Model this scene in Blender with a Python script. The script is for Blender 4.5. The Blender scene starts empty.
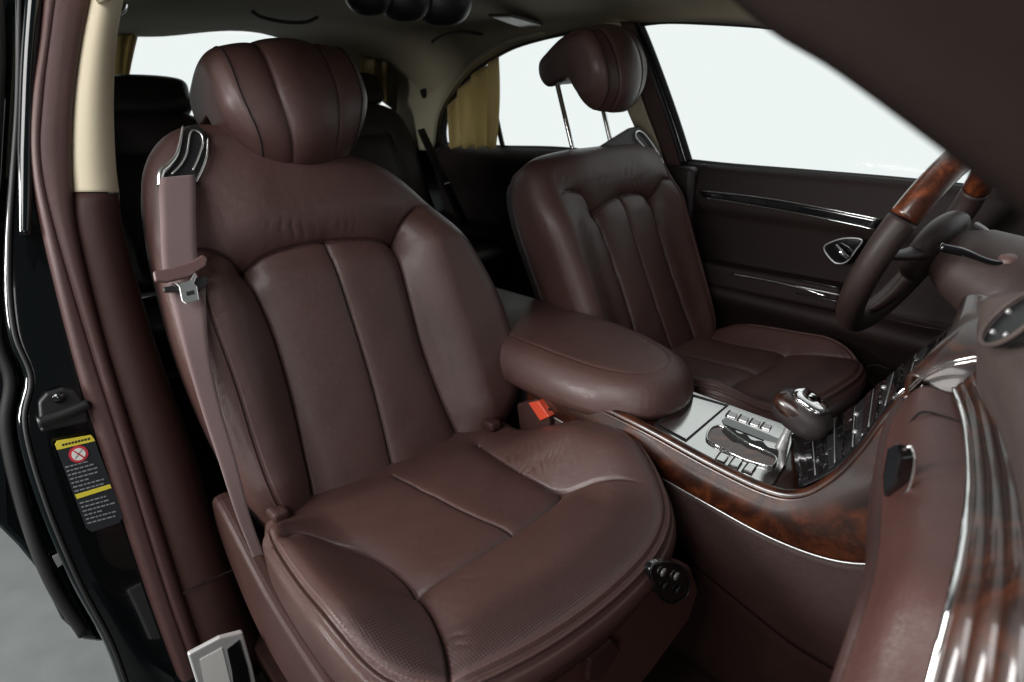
import bpy, bmesh, math, random
import numpy as np
from mathutils import Vector, Matrix
random.seed(7); np.random.seed(7)
SC = bpy.context.scene; COL = SC.collection
rad = math.radians

# ------------------------------------------------------------ camera
CAM = np.array([.969, -.9006, 1.0399]); FPX = 628.4
_y, _p, _r = rad(140.775), rad(-22.267), rad(-1.834)
_f = np.array([math.cos(_p)*math.cos(_y), math.cos(_p)*math.sin(_y), math.sin(_p)])
_s = np.cross(_f, [0, 0, 1]); _s /= np.linalg.norm(_s); _u = np.cross(_s, _f)
RS = _s*math.cos(_r)+_u*math.sin(_r); RU = -_s*math.sin(_r)+_u*math.cos(_r)
cd = bpy.data.cameras.new('camera'); cam = bpy.data.objects.new('camera', cd); COL.objects.link(cam)
cam.matrix_world = Matrix([[RS[0], RU[0], -_f[0], CAM[0]], [RS[1], RU[1], -_f[1], CAM[1]], [RS[2], RU[2], -_f[2], CAM[2]], [0, 0, 0, 1]])
cd.sensor_width = 36; cd.lens = FPX/1024*36; cd.clip_start = .01; cd.clip_end = 100
cd.dof.use_dof = True; cd.dof.focus_distance = 1.15; cd.dof.aperture_fstop = 4.8
SC.camera = cam
SC.view_settings.view_transform = 'Standard'; SC.view_settings.look = 'None'
SC.view_settings.exposure = 0.0; SC.view_settings.gamma = 1

# ------------------------------------------------------------ studio light
wd = bpy.data.worlds.new('World'); SC.world = wd; wd.use_nodes = True
wn = wd.node_tree; bg = wn.nodes['Background']
# the studio: a bright white cove on the far side of the car, camera side darkened to shape the light
tc = wn.nodes.new('ShaderNodeTexCoord'); dp = wn.nodes.new('ShaderNodeVectorMath'); dp.operation = 'DOT_PRODUCT'; dp.inputs[1].default_value = (-.45, .89, .0)
rp = wn.nodes.new('ShaderNodeValToRGB'); mp = wn.nodes.new('ShaderNodeMapRange'); mp.inputs[1].default_value = -1; mp.inputs[2].default_value = 1
wn.links.new(tc.outputs['Generated'], dp.inputs[0]); wn.links.new(dp.outputs['Value'], mp.inputs[0]); wn.links.new(mp.outputs[0], rp.inputs[0]); wn.links.new(rp.outputs[0], bg.inputs[0])
rp.color_ramp.elements[0].position = .40; rp.color_ramp.elements[0].color = (.06, .064, .067, 1)
rp.color_ramp.elements[1].position = .74; rp.color_ramp.elements[1].color = (.91, .95, .945, 1)
bg.inputs[1].default_value = 1.0

def area(name, loc, target, size, power, col=(1, 1, 1), sy=None):
    l = bpy.data.lights.new(name, 'AREA'); l.energy = power; l.size = size; l.color = col
    if sy: l.shape = 'RECTANGLE'; l.size_y = sy
    o = bpy.data.objects.new(name, l); COL.objects.link(o); o.location = loc
    o.rotation_euler = (Vector(target)-Vector(loc)).to_track_quat('-Z', 'Y').to_euler(); return o
area('softbox_door', (.38, -1.95, 1.88), (0.1, -.4, .45), 1.2, 34, (1, .985, .97), 1.0)
area('fill_lamp', (1.5, -1.75, .85), (.45, -.35, .2), .8, 6.5, (1, .99, .98), .8)  # fill lamp added to lift the footwell and seat base
area('rear_fill_lamp', (-.75, -2.5, 1.15), (-1.5, .4, 1.06), 1.0, 85, (1, .99, .97), .7)  # lamp added outside the rear window to brighten lining and rear pillar

# ------------------------------------------------------------ projection helper: photo pixel -> point on a car plane
def ray(a, b): return _f+RS*(a-512)/FPX-RU*(b-341)/FPX
def on(a, b, n, c):
    d = ray(a, b); n = np.array(n, float); return CAM+d*((c-n@CAM)/(n@d))
def WX(a, b, v): return on(a, b, (1, 0, 0), v)
def WY(a, b, v): return on(a, b, (0, 1, 0), v)
def WZ(a, b, v): return on(a, b, (0, 0, 1), v)
DN = np.array([0, 1, .3]); DC = .75+.24
def WD(a, b, off=0): return on(a, b, DN, DC+off)      # far side windows, leaning inwards

# ------------------------------------------------------------ materials
MAT = {}
def nodes(name):
    m = bpy.data.materials.new(name); m.use_nodes = True; MAT[name] = m
    nt = m.node_tree; return m, nt, nt.nodes['Principled BSDF']
def simple(name, col, rough=.5, metal=0, coat=0, bump=0, bscale=200, var=0, sheen=0, spec=None):
    m, nt, b = nodes(name)
    b.inputs['Base Color'].default_value = (*col, 1); b.inputs['Roughness'].default_value = rough
    b.inputs['Metallic'].default_value = metal; b.inputs['Coat Weight'].default_value = coat; b.inputs['Coat Roughness'].default_value = .03
    b.inputs['Sheen Weight'].default_value = sheen
    if spec is not None: b.inputs['Specular IOR Level'].default_value = spec
    t = nt.nodes.new('ShaderNodeTexCoord')
    if bump:
        n = nt.nodes.new('ShaderNodeTexNoise'); n.inputs['Scale'].default_value = bscale; n.inputs['Detail'].default_value = 3
        nt.links.new(t.outputs['Object'], n.inputs['Vector'])
        bp = nt.nodes.new('ShaderNodeBump'); bp.inputs['Strength'].default_value = bump; bp.inputs['Distance'].default_value = .002
        nt.links.new(n.outputs[0], bp.inputs['Height']); nt.links.new(bp.outputs[0], b.inputs['Normal'])
    if var:
        n = nt.nodes.new('ShaderNodeTexNoise'); n.inputs['Scale'].default_value = 9; n.inputs['Detail'].default_value = 5
        nt.links.new(t.outputs['Object'], n.inputs['Vector'])
        mx = nt.nodes.new('ShaderNodeMix'); mx.data_type = 'RGBA'
        mx.inputs[6].default_value = (*[c*(1-var) for c in col], 1); mx.inputs[7].default_value = (*[min(1, c*(1+var)) for c in col], 1)
        nt.links.new(n.outputs[0], mx.inputs[0]); nt.links.new(mx.outputs[2], b.inputs['Base Color'])
    return m
def leather(name, col, rough=.42, perf=False, spec=.5):
    m, nt, b = nodes(name); N = nt.nodes.new; L = nt.links.new
    t = N('ShaderNodeTexCoord')
    v = N('ShaderNodeTexVoronoi'); v.inputs['Scale'].default_value = 620; v.feature = 'DISTANCE_TO_EDGE'; L(t.outputs['Object'], v.inputs['Vector'])
    n1 = N('ShaderNodeTexNoise'); n1.inputs['Scale'].default_value = 55; n1.inputs['Detail'].default_value = 6; L(t.outputs['Object'], n1.inputs['Vector'])
    n2 = N('ShaderNodeTexNoise'); n2.inputs['Scale'].default_value = 7; n2.inputs['Detail'].default_value = 4; L(t.outputs['Object'], n2.inputs['Vector'])
    cl = N('ShaderNodeMath'); cl.operation = 'MINIMUM'; cl.inputs[1].default_value = .12; L(v.outputs[0], cl.inputs[0])
    b1 = N('ShaderNodeBump'); b1.inputs['Strength'].default_value = .75; b1.inputs['Distance'].default_value = .0016; L(cl.outputs[0], b1.inputs['Height'])
    b2 = N('ShaderNodeBump'); b2.inputs['Strength'].default_value = .2; b2.inputs['Distance'].default_value = .004; L(n1.outputs[0], b2.inputs['Height']); L(b1.outputs[0], b2.inputs['Normal'])
    mx = N('ShaderNodeMix'); mx.data_type = 'RGBA'
    mx.inputs[6].default_value = (*[c*.82 for c in col], 1); mx.inputs[7].default_value = (*[c*1.2 for c in col], 1); L(n2.outputs[0], mx.inputs[0])
    out = mx.outputs[2]; last = b2
    if perf:
        uv = N('ShaderNodeUVMap'); uv.uv_map = 'st'
        d = N('ShaderNodeTexVoronoi'); d.voronoi_dimensions = '2D'; d.inputs['Scale'].default_value = 250; d.inputs['Randomness'].default_value = 0; L(uv.outputs[0], d.inputs['Vector'])
        ls = N('ShaderNodeMapRange'); ls.inputs[1].default_value = .38; ls.inputs[2].default_value = .30; ls.inputs[3].default_value = 0; ls.inputs[4].default_value = 1; L(d.outputs['Distance'], ls.inputs[0])
        at = N('ShaderNodeAttribute'); at.attribute_name = 'perf'
        mu = N('ShaderNodeMath'); mu.operation = 'MULTIPLY'; L(ls.outputs[0], mu.inputs[0]); L(at.outputs['Fac'], mu.inputs[1])
        m2 = N('ShaderNodeMix'); m2.data_type = 'RGBA'; m2.inputs[7].default_value = (.006, .004, .004, 1); L(mu.outputs[0], m2.inputs[0]); L(out, m2.inputs[6]); out = m2.outputs[2]
    L(out, b.inputs['Base Color']); L(last.outputs[0], b.inputs['Normal'])
    mr = N('ShaderNodeMapRange'); mr.inputs[3].default_value = rough-.06; mr.inputs[4].default_value = rough+.08; L(n2.outputs[0], mr.inputs[0]); L(mr.outputs[0], b.inputs['Roughness'])
    b.inputs['Specular IOR Level'].default_value = spec
    return m
def wood(name, scale=1.0, gain=1.0):
    m, nt, b = nodes(name); N = nt.nodes.new; L = nt.links.new
    t = N('ShaderNodeTexCoord')
    n0 = N('ShaderNodeTexNoise'); n0.inputs['Scale'].default_value = 11*scale; n0.inputs['Detail'].default_value = 6; n0.inputs['Distortion'].default_value = 2.2; L(t.outputs['Object'], n0.inputs['Vector'])
    n1 = N('ShaderNodeTexNoise'); n1.inputs['Scale'].default_value = 60*scale; n1.inputs['Detail'].default_value = 8; n1.inputs['Distortion'].default_value = 3; L(t.outputs['Object'], n1.inputs['Vector'])
    ad = N('ShaderNodeMath'); ad.operation = 'MULTIPLY_ADD'; ad.inputs[1].default_value = .35; L(n1.outputs[0], ad.inputs[0]); L(n0.outputs[0], ad.inputs[2])
    r = N('ShaderNodeValToRGB'); e = r.color_ramp.elements
    e[0].position = .42; e[0].color = (.008*gain, .0025*gain, .0014*gain, 1); e[1].position = .95; e[1].color = (.15*gain, .036*gain, .010*gain, 1)
    x = r.color_ramp.elements.new(.66); x.color = (.040*gain, .010*gain, .0038*gain, 1)
    L(ad.outputs[0], r.inputs[0]); L(r.outputs[0], b.inputs['Base Color'])
    b.inputs['Roughness'].default_value = .35; b.inputs['Coat Weight'].default_value = .7; b.inputs['Coat Roughness'].default_value = .13
    return m
leather('leather', (.067, .033, .0285), .32, perf=True)
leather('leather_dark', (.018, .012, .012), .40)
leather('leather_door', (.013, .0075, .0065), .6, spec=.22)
leather('leather_shroud', (.050, .031, .027), .45)
leather('leather_rim', (.026, .015, .0135), .42)
leather('leather_pad', (.078, .056, .050), .5)
leather('leather_trim', (.042, .018, .015), .48, spec=.32)
leather('leather_flank', (.028, .0125, .0105), .5, spec=.3)
leather('leather_glove', (.075, .031, .026), .42)
leather('pillar_trim', (.011, .0055, .0045), .8, spec=.15)
leather('leather_seal', (.060, .025, .022), .55)
wood('burl_wood', 1.0, .55); wood('burl_wood_fine', 1.8); wood('rim_wood', 1.3, 1.5)
wood('lacquer_wood', 1.8, .5); MAT['lacquer_wood'].node_tree.nodes['Principled BSDF'].inputs['Coat IOR'].default_value = 1.6; MAT['lacquer_wood'].node_tree.nodes['Principled BSDF'].inputs['Roughness'].default_value = .5; MAT['lacquer_wood'].node_tree.nodes['Principled BSDF'].inputs['Coat Weight'].default_value = .5; MAT['lacquer_wood'].node_tree.nodes['Principled BSDF'].inputs['Coat Roughness'].default_value = .11
simple('chrome', (.86, .86, .85), .07, 1)
simple('brushed_metal', (.60, .59, .58), .10, 1, bump=.05, bscale=500)
simple('black_gloss', (.006, .006, .007), .12, 0, 1)
simple('body_paint', (.002, .0035, .004), .12, 0, .7, spec=.4)
simple('black_plastic', (.012, .012, .013), .42, bump=.1, bscale=900)
simple('black_rubber', (.010, .010, .010), .6)
simple('webbing', (.145, .092, .09), .75, bump=.5, bscale=1500, sheen=.3)
simple('brown_plastic', (.13, .075, .070), .45)
simple('cream_trim', (.66, .58, .42), .6, bump=.1, bscale=600)
simple('headliner', (.25, .215, .15), .95, bump=.3, bscale=900)
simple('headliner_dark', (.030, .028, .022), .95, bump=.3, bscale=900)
simple('c_pillar_cloth', (.30, .27, .19), .95, bump=.3, bscale=900)
simple('carpet', (.022, .010, .008), 1, spec=.1, bump=1, bscale=700, var=.4)
simple('curtain_cloth', (.50, .41, .23), .8, bump=.3, bscale=600)
_m = MAT['webbing']; _nt = _m.node_tree; _w = _nt.nodes.new('ShaderNodeTexWave'); _w.inputs['Scale'].default_value = 190; _w.inputs['Distortion'].default_value = .4; _w.bands_direction = 'DIAGONAL'
_t = _nt.nodes.new('ShaderNodeTexCoord'); _nt.links.new(_t.outputs['Object'], _w.inputs['Vector']); _bp = [n for n in _nt.nodes if n.type == 'BUMP'][0]; _nt.links.new(_w.outputs['Fac'], _bp.inputs['Height']); _bp.inputs['Distance'].default_value = .0012; _bp.inputs['Strength'].default_value = .6
_m = MAT['curtain_cloth']; _nt = _m.node_tree; _tl = _nt.nodes.new('ShaderNodeBsdfTranslucent'); _tl.inputs[0].default_value = (.62, .53, .33, 1); _mx = _nt.nodes.new('ShaderNodeMixShader'); _mx.inputs[0].default_value = .6
_nt.links.new(_nt.nodes['Principled BSDF'].outputs[0], _mx.inputs[1]); _nt.links.new(_tl.outputs[0], _mx.inputs[2]); _nt.links.new(_mx.outputs[0], _nt.nodes['Material Output'].inputs[0])
simple('polished_sill', (.85, .85, .84), .15, .55)
simple('seam_gap_shade', (.006, .004, .004), .9)  # near-black: panel gaps, and shade painted into the seat creases
simple('satin_chrome', (.92, .92, .91), .28, 1)
simple('thread', (.12, .062, .056), .7)
simple('red_plastic', (.55, .065, .03), .35)
simple('concrete', (.13, .142, .142), .55, bump=.4, bscale=30, var=.25)
simple('label_black', (.018, .022, .026), .4)
simple('label_yellow', (.72, .60, .05), .5)
simple('label_white', (.75, .75, .72), .5)
simple('label_red', (.55, .03, .05), .5)
simple('label_grey', (.22, .23, .24), .5)
simple('silver_plastic', (.45, .45, .45), .3, .6)
simple('leaf_mirror', (.9, .9, .9), .02, 1)
m, nt, b = nodes('glass')
nt.nodes.remove(b); tr = nt.nodes.new('ShaderNodeBsdfTransparent'); tr.inputs[0].default_value = (.97, .985, .98, 1)
gl = nt.nodes.new('ShaderNodeBsdfGlossy'); gl.inputs['Roughness'].default_value = .01
ms = nt.nodes.new('ShaderNodeMixShader'); ms.inputs[0].default_value = .004; nt.links.new(tr.outputs[0], ms.inputs[1]); nt.links.new(gl.outputs[0], ms.inputs[2])
nt.links.new(ms.outputs[0], nt.nodes['Material Output'].inputs[0])

# ------------------------------------------------------------ object helpers
def thing(name, label, cat, loc, group=None):
    o = bpy.data.objects.new(name, None); COL.objects.link(o); o.location = loc; o.empty_display_size = .1
    o['label'] = label; o['category'] = cat
    if group: o['group'] = group
    if name == 'car_door': o['kind'] = 'thing'
    return o
def tag(o, label, cat, group=None):
    o['label'] = label; o['category'] = cat
    if group: o['group'] = group
    return o
def root_of(o):
    while o.parent: o = o.parent
    return o
def make(name, verts, faces, mat, parent=None, smooth=True):
    """world-space verts -> mesh object; origin at the mesh centre, parented without moving"""
    v = np.array(verts, float); c = v.mean(0)
    me = bpy.data.meshes.new(name); me.from_pydata((v-c).tolist(), [], [tuple(int(i) for i in f) for f in faces]); me.update()
    if smooth: me.polygons.foreach_set('use_smooth', [True]*len(me.polygons))
    me.materials.append(MAT[mat]); o = bpy.data.objects.new(name, me); COL.objects.link(o); o.location = c
    if parent:
        o.parent = parent; p = parent; off = Vector((0, 0, 0))
        while p: off += p.location; p = p.parent
        o.location = Vector(c)-off
    return o
def cr(pts, n, closed=False):
    """Catmull-Rom through pts, resampled to n points by length"""
    P = np.array(pts, float); k = len(P)
    if k == 2: return np.array([P[0]+(P[1]-P[0])*t for t in np.linspace(0, 1, n)])
    Q = np.vstack([P[-1], P, P[0], P[1]]) if closed else np.vstack([2*P[0]-P[1], P, 2*P[-1]-P[-2]])
    out = []; segs = k if closed else k-1
    for i in range(segs):
        a, b_, c, d = Q[i:i+4]
        for t in np.linspace(0, 1, 14, endpoint=False):
            out.append(.5*((2*b_)+(-a+c)*t+(2*a-5*b_+4*c-d)*t*t+(-a+3*b_-3*c+d)*t**3))
    out.append(P[0] if closed else P[-1]); out = np.array(out)
    l = np.r_[0, np.cumsum(np.linalg.norm(np.diff(out, axis=0), axis=1))]
    tt = np.linspace(0, l[-1], n, endpoint=not closed)
    return np.stack([np.interp(tt, l, out[:, j]) for j in range(P.shape[1])], 1)
def grid_faces(nr, nc, closed=False):
    F = []
    for i in range(nr-1):
        for j in range(nc-(0 if closed else 1)):
            j2 = (j+1) % nc; F.append((i*nc+j, i*nc+j2, (i+1)*nc+j2, (i+1)*nc+j))
    return F
def sheet(name, rails, mat, parent=None, n=60, m=None, thick=.006, flip=False, smooth_across=True, off=1.0):
    """surface lofted across several rails, with real thickness"""
    R = [cr(r, n) for r in rails]
    if m and len(R) > 1:
        A = np.array(R); B = np.array([cr(A[:, j], m) if (smooth_across and len(R) > 2) else np.array([A[0, j]+(A[-1, j]-A[0, j])*t for t in np.linspace(0, 1, m)]) for j in range(n)])
        R = [B[:, k] for k in range(m)]
    V = np.vstack(R); F = grid_faces(len(R), n)
    if flip: F = [f[::-1] for f in F]
    o = make(name, V, F, mat, parent)
    if thick:
        s = o.modifiers.new('thickness', 'SOLIDIFY'); s.thickness = thick; s.offset = off
    return o
def tube(name, pts, r, mat, parent=None, n=None, sides=12, closed=False, flat=1.0, up=None, res=None):
    n = n or max(8, 10*len(pts)); P = cr(pts, n, closed) if len(pts) > 2 else cr(pts, 2 if n is None else max(2, min(n, 8)))
    n = len(P); rr = np.interp(np.linspace(0, 1, n), np.linspace(0, 1, len(r)), r) if hasattr(r, '__len__') else np.full(n, r)
    V = []; T = np.gradient(P, axis=0) if not closed else (np.roll(P, -1, 0)-np.roll(P, 1, 0))
    T /= np.linalg.norm(T, axis=1)[:, None]+1e-12
    u = np.array(up, float) if up is not None else np.array([.123, .2, .97])
    a = None
    for i in range(n):
        if up is not None or a is None: a = np.cross(T[i], u)
        else: a = a-(a@T[i])*T[i]
        a = a/(np.linalg.norm(a)+1e-12); bb = np.cross(T[i], a)
        for k in range(sides):
            th = 2*math.pi*k/sides; V.append(P[i]+rr[i]*(a*math.cos(th)+bb*math.sin(th)*flat))
    F = []
    for i in range(n if closed else n-1):
        i2 = (i+1) % n
        for k in range(sides):
            k2 = (k+1) % sides; F.append((i*sides+k, i*sides+k2, i2*sides+k2, i2*sides+k))
    if not closed: F.append(tuple(range(sides))[::-1]); F.append(tuple((n-1)*sides+k for k in range(sides)))
    return make(name, V, F, mat, parent)
def prism(name, poly, vec, mat, parent=None, bevel=.004, seg=3, smooth_n=None, closed_smooth=False):
    """closed polygon of 3-D points pushed along vec"""
    P = np.array(poly, float)
    if closed_smooth: P = cr(P, smooth_n or 40, True)
    n = len(P); vec = np.array(vec, float); V = np.vstack([P, P+vec])
    F = [tuple(range(n)), tuple(range(2*n-1, n-1, -1))]+[(i, i+n, (i+1) % n+n, (i+1) % n) for i in range(n)]
    o = make(name, V, F, mat, parent, smooth=False)
    bm = bmesh.new(); bm.from_mesh(o.data); bmesh.ops.recalc_face_normals(bm, faces=bm.faces); bm.to_mesh(o.data); bm.free()
    if bevel:
        b_ = o.modifiers.new('bevel', 'BEVEL'); b_.width = bevel; b_.segments = seg; b_.limit_method = 'ANGLE'; b_.angle_limit = rad(40)
    return o
def box(name, lo, hi, mat, parent=None, bevel=.01, seg=3):
    x0, y0, z0 = lo; x1, y1, z1 = hi
    return prism(name, [(x0, y0, z0), (x1, y0, z0), (x1, y1, z0), (x0, y1, z0)], (0, 0, z1-z0), mat, parent, bevel, seg)

class Frame:
    """local seat frame: s across, t along, n out"""
    def __init__(f, org, es, et, en): f.o, f.es, f.et, f.en = [np.array(v, float) for v in (org, es, et, en)]
    def px(f, q, h=0.):
        P = on(q[0], q[1], f.en, f.en@f.o+h)-f.o; return (P@f.es, P@f.et)
    def w(f, s, t, h=0.):
        return f.o+np.multiply.outer(s, f.es)+np.multiply.outer(t, f.et)+np.multiply.outer(h, f.en)
def segdist(S, T, poly):
    """distance to a polyline and the parameter (0..1) of the nearest point"""
    best = np.full(S.shape, 1e9); par = np.zeros(S.shape); n = len(poly)-1
    for i in range(n):
        a, b_ = poly[i], poly[i+1]; d = b_-a; L = d@d+1e-12
        t = np.clip(((S-a[0])*d[0]+(T-a[1])*d[1])/L, 0, 1)
        ds = np.hypot(S-a[0]-t*d[0], T-a[1]-t*d[1]); mk = ds < best
        best = np.where(mk, ds, best); par = np.where(mk, (i+t)/n, par)
    return best, par
def pillow(name, fr, outline, mat, parent, seams=(), R=.05, depth=.1, bulge=None, N=(220, 240), taper=.9, perf=None, wr=None, rp=2.0, inset=.985):
    O = cr(outline, 150, True); Oc = np.vstack([O, O[:1]])
    tmin, tmax = O[:, 1].min()+1e-4, O[:, 1].max()-1e-4
    a = np.linspace(0, 1, N[1]); ca = (1-np.cos(math.pi*a))/2; tv = tmin+(tmax-tmin)*(.35*a+.65*ca) if True else 0
    a = np.linspace(0, 1, N[0]); ca = (1-np.cos(math.pi*a))/2; sv = .35*a+.65*ca
    S = np.zeros((N[1], N[0])); T = np.zeros_like(S)
    for j, t in enumerate(tv):
        xs = []
        for i in range(len(Oc)-1):
            p, q = Oc[i], Oc[i+1]
            if (p[1]-t)*(q[1]-t) <= 0 and p[1] != q[1]: xs.append(p[0]+(q[0]-p[0])*(t-p[1])/(q[1]-p[1]))
        l, r = min(xs), max(xs); S[j] = l+(r-l)*sv; T[j] = t
    sm = [(cr(k['p'], 60), k) for k in seams]
    def hfun(S, T):
        S = np.asarray(S, float); T = np.asarray(T, float)
        d, _ = segdist(S, T, Oc); x = np.clip(1-d/R, 0, 1); h = -R*(1-np.sqrt(np.clip(1-x**rp, 0, 1)))
        fade = np.clip(d/R, 0, 1)
        if bulge: h = h+bulge(S, T)
        for P, k in sm:
            ds, par = segdist(S, T, P); A = k.get('A', .014); D = k.get('D', .02)
            amp = np.ones_like(par)
            if k.get('t0'): amp *= np.clip(par/k['t0'], 0, 1)
            if k.get('t1'): amp *= np.clip((1-par)/k['t1'], 0, 1)
            h = h-amp*(A*np.exp(-np.sqrt(ds*ds+1e-6)/D)+k.get('g', .008)*np.exp(-(ds/.0021)**2))*(.35+.65*fade)
        if 'edge_groove' in opts:
            for dd, gg in opts['edge_groove']: h = h-gg*np.exp(-((d-dd)/.0026)**2)*opts.get('mask', lambda S, T: 1)(S, T)
        if wr: h = h+wr(S, T)*fade
        return h
    opts = pillow.opts
    H = hfun(S, T)
    front = fr.w(S.ravel(), T.ravel(), H.ravel()); n0 = len(front); nc, nr = N
    idx = np.arange(n0).reshape(nr, nc)
    loop = list(idx[0, :])+list(idx[1:, -1])+list(idx[-1, -2::-1])+list(idx[-2:0:-1, 0])
    F = [(idx[j, i], idx[j, i+1], idx[j+1, i+1], idx[j+1, i]) for j in range(nr-1) for i in range(nc-1)]
    V = [front]; Sl, Tl, Hl = S.ravel()[loop], T.ravel()[loop], H.ravel()[loop]
    cs, ct = Sl.mean(), Tl.mean(); m_ = len(loop); prev = loop; base = n0; ring_uv = []
    for k, (f_, sc) in enumerate([(.03, 1.0), (.5, (1+inset)/2), (.95, inset), (1.0, inset-.03), (1.0, .3)]):
        V.append(fr.w(cs+(Sl-cs)*sc, ct+(Tl-ct)*sc, np.minimum(Hl-.001, -R-depth*f_))); cur = list(range(base, base+m_)); base += m_
        ring_uv += list(zip(Sl, Tl))
        for i in range(m_):
            i2 = (i+1) % m_; F.append((prev[i], cur[i], cur[i2], prev[i2]))
        prev = cur
    F.append(tuple(prev)); V = np.vstack(V)
    right = np.cross(fr.es, fr.et)@fr.en > 0
    if not right: F = [f[::-1] for f in F]
    o = make(name, V, F, mat, parent)
    me = o.data
    UV = np.vstack([np.stack([S.ravel(), T.ravel()], 1), np.array(ring_uv)])
    uvl = me.uv_layers.new(name='st'); vi = np.zeros(len(me.loops), int); me.loops.foreach_get('vertex_index', vi)
    uvl.data.foreach_set('uv', UV[vi].ravel())
    at = me.attributes.new('perf', 'FLOAT', 'POINT'); pv = np.zeros(len(V))
    if perf: pv[:n0] = perf(S, T, segdist(S, T, Oc)[0]).ravel()
    at.data.foreach_set('value', pv)
    return o, hfun, O
pillow.opts = {}
def stitches(fr, hf, path, parent, step=.0062, ln=.0042, r=.0006, lift=.0004, name='stitching', mat='thread'):
    P = cr(path, 200); l = np.r_[0, np.cumsum(np.linalg.norm(np.diff(P, axis=0), axis=1))]
    V, F = [], []
    for a in np.arange(0, l[-1]-ln, step):
        q = [np.array([np.interp(x, l, P[:, 0]), np.interp(x, l, P[:, 1])]) for x in (a, a+ln)]
        d = q[1]-q[0]; nn = np.array([-d[1], d[0]])/(np.linalg.norm(d)+1e-9)*r
        b0 = len(V)
        for c in (q[0]-nn, q[0]+nn, q[1]+nn, q[1]-nn):
            h = float(hf(c[0], c[1])); V.append(fr.w(c[0], c[1], h-.001)); V.append(fr.w(c[0], c[1], h+r+lift))
        F += [(b0+1, b0+3, b0+5, b0+7), (b0, b0+1, b0+3, b0+2), (b0+2, b0+3, b0+5, b0+4), (b0+4, b0+5, b0+7, b0+6), (b0+6, b0+7, b0+1, b0)]
    return make(name, V, F, mat, parent, smooth=False)
def seam_shade_lines(fr, hf, seams, parent, names='seam_line', r=.0013):  # dark tubes laid in the creases stand in for the shade there
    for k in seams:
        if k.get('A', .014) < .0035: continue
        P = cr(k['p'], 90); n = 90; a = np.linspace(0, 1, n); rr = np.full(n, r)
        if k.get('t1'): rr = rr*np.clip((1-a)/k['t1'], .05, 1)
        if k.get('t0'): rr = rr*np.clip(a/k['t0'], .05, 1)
        tube(names, fr.w(P[:, 0], P[:, 1], hf(P[:, 0], P[:, 1])+.0004), rr, 'seam_gap_shade', parent, n=n, sides=6)
def offset_path(P, d):
    """shift an open path sideways by d in the s,t plane"""
    P = cr(P, 80); T = np.gradient(P, axis=0); T /= np.linalg.norm(T, axis=1)[:, None]+1e-12
    return P+np.stack([-T[:, 1], T[:, 0]], 1)*d
def sstep(x, a, b): 
    t = np.clip((x-a)/(b-a), 0, 1); return t*t*(3-2*t)
def wrinkles(spots):
    """spots: (s, t, radius, amplitude, wavelength, direction)"""
    ph = [(random.random()*6, random.uniform(.8, 1.3)) for _ in spots]
    k0 = [(random.uniform(25, 70), random.uniform(25, 70), random.random()*6) for _ in range(7)]
    def f(S, T):
        h = np.zeros_like(S)
        for a_, b_, c_ in k0: h = h+.00016*np.sin(S*a_+T*b_*(1 if c_ > 3 else -1)+c_+1.5*np.sin(T*18+c_))
        for (s, t, r, a, wl, an), (p0, q) in zip(spots, ph):
            u = (S-s)*math.cos(an)+(T-t)*math.sin(an); v = -(S-s)*math.sin(an)+(T-t)*math.cos(an)
            w_ = u+.18*r*np.sin(v/r*3+p0)+.05*r*np.sin(v/r*9+q)
            ridge = (.5+.5*np.sin(w_/wl*6.283+p0+1.5*np.sin(u/wl*1.3)+1.1*np.sin(v/r*4+q*5)))**2.2*(.55+.45*np.sin(v/r*5+u/r*3+p0))
            h = h-a*ridge*np.exp(-(u*u)/(r*r)-(v*v)/(.55*r)**2)
        return h
    return f

# ============================================================ studio floor
o = make('studio_floor', [(-6, -9, -.36), (4, -9, -.36), (4, 2.2, -.36), (-6, 2.2, -.36)], [(0, 1, 2, 3)], 'concrete'); o['kind'] = 'structure'

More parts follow.
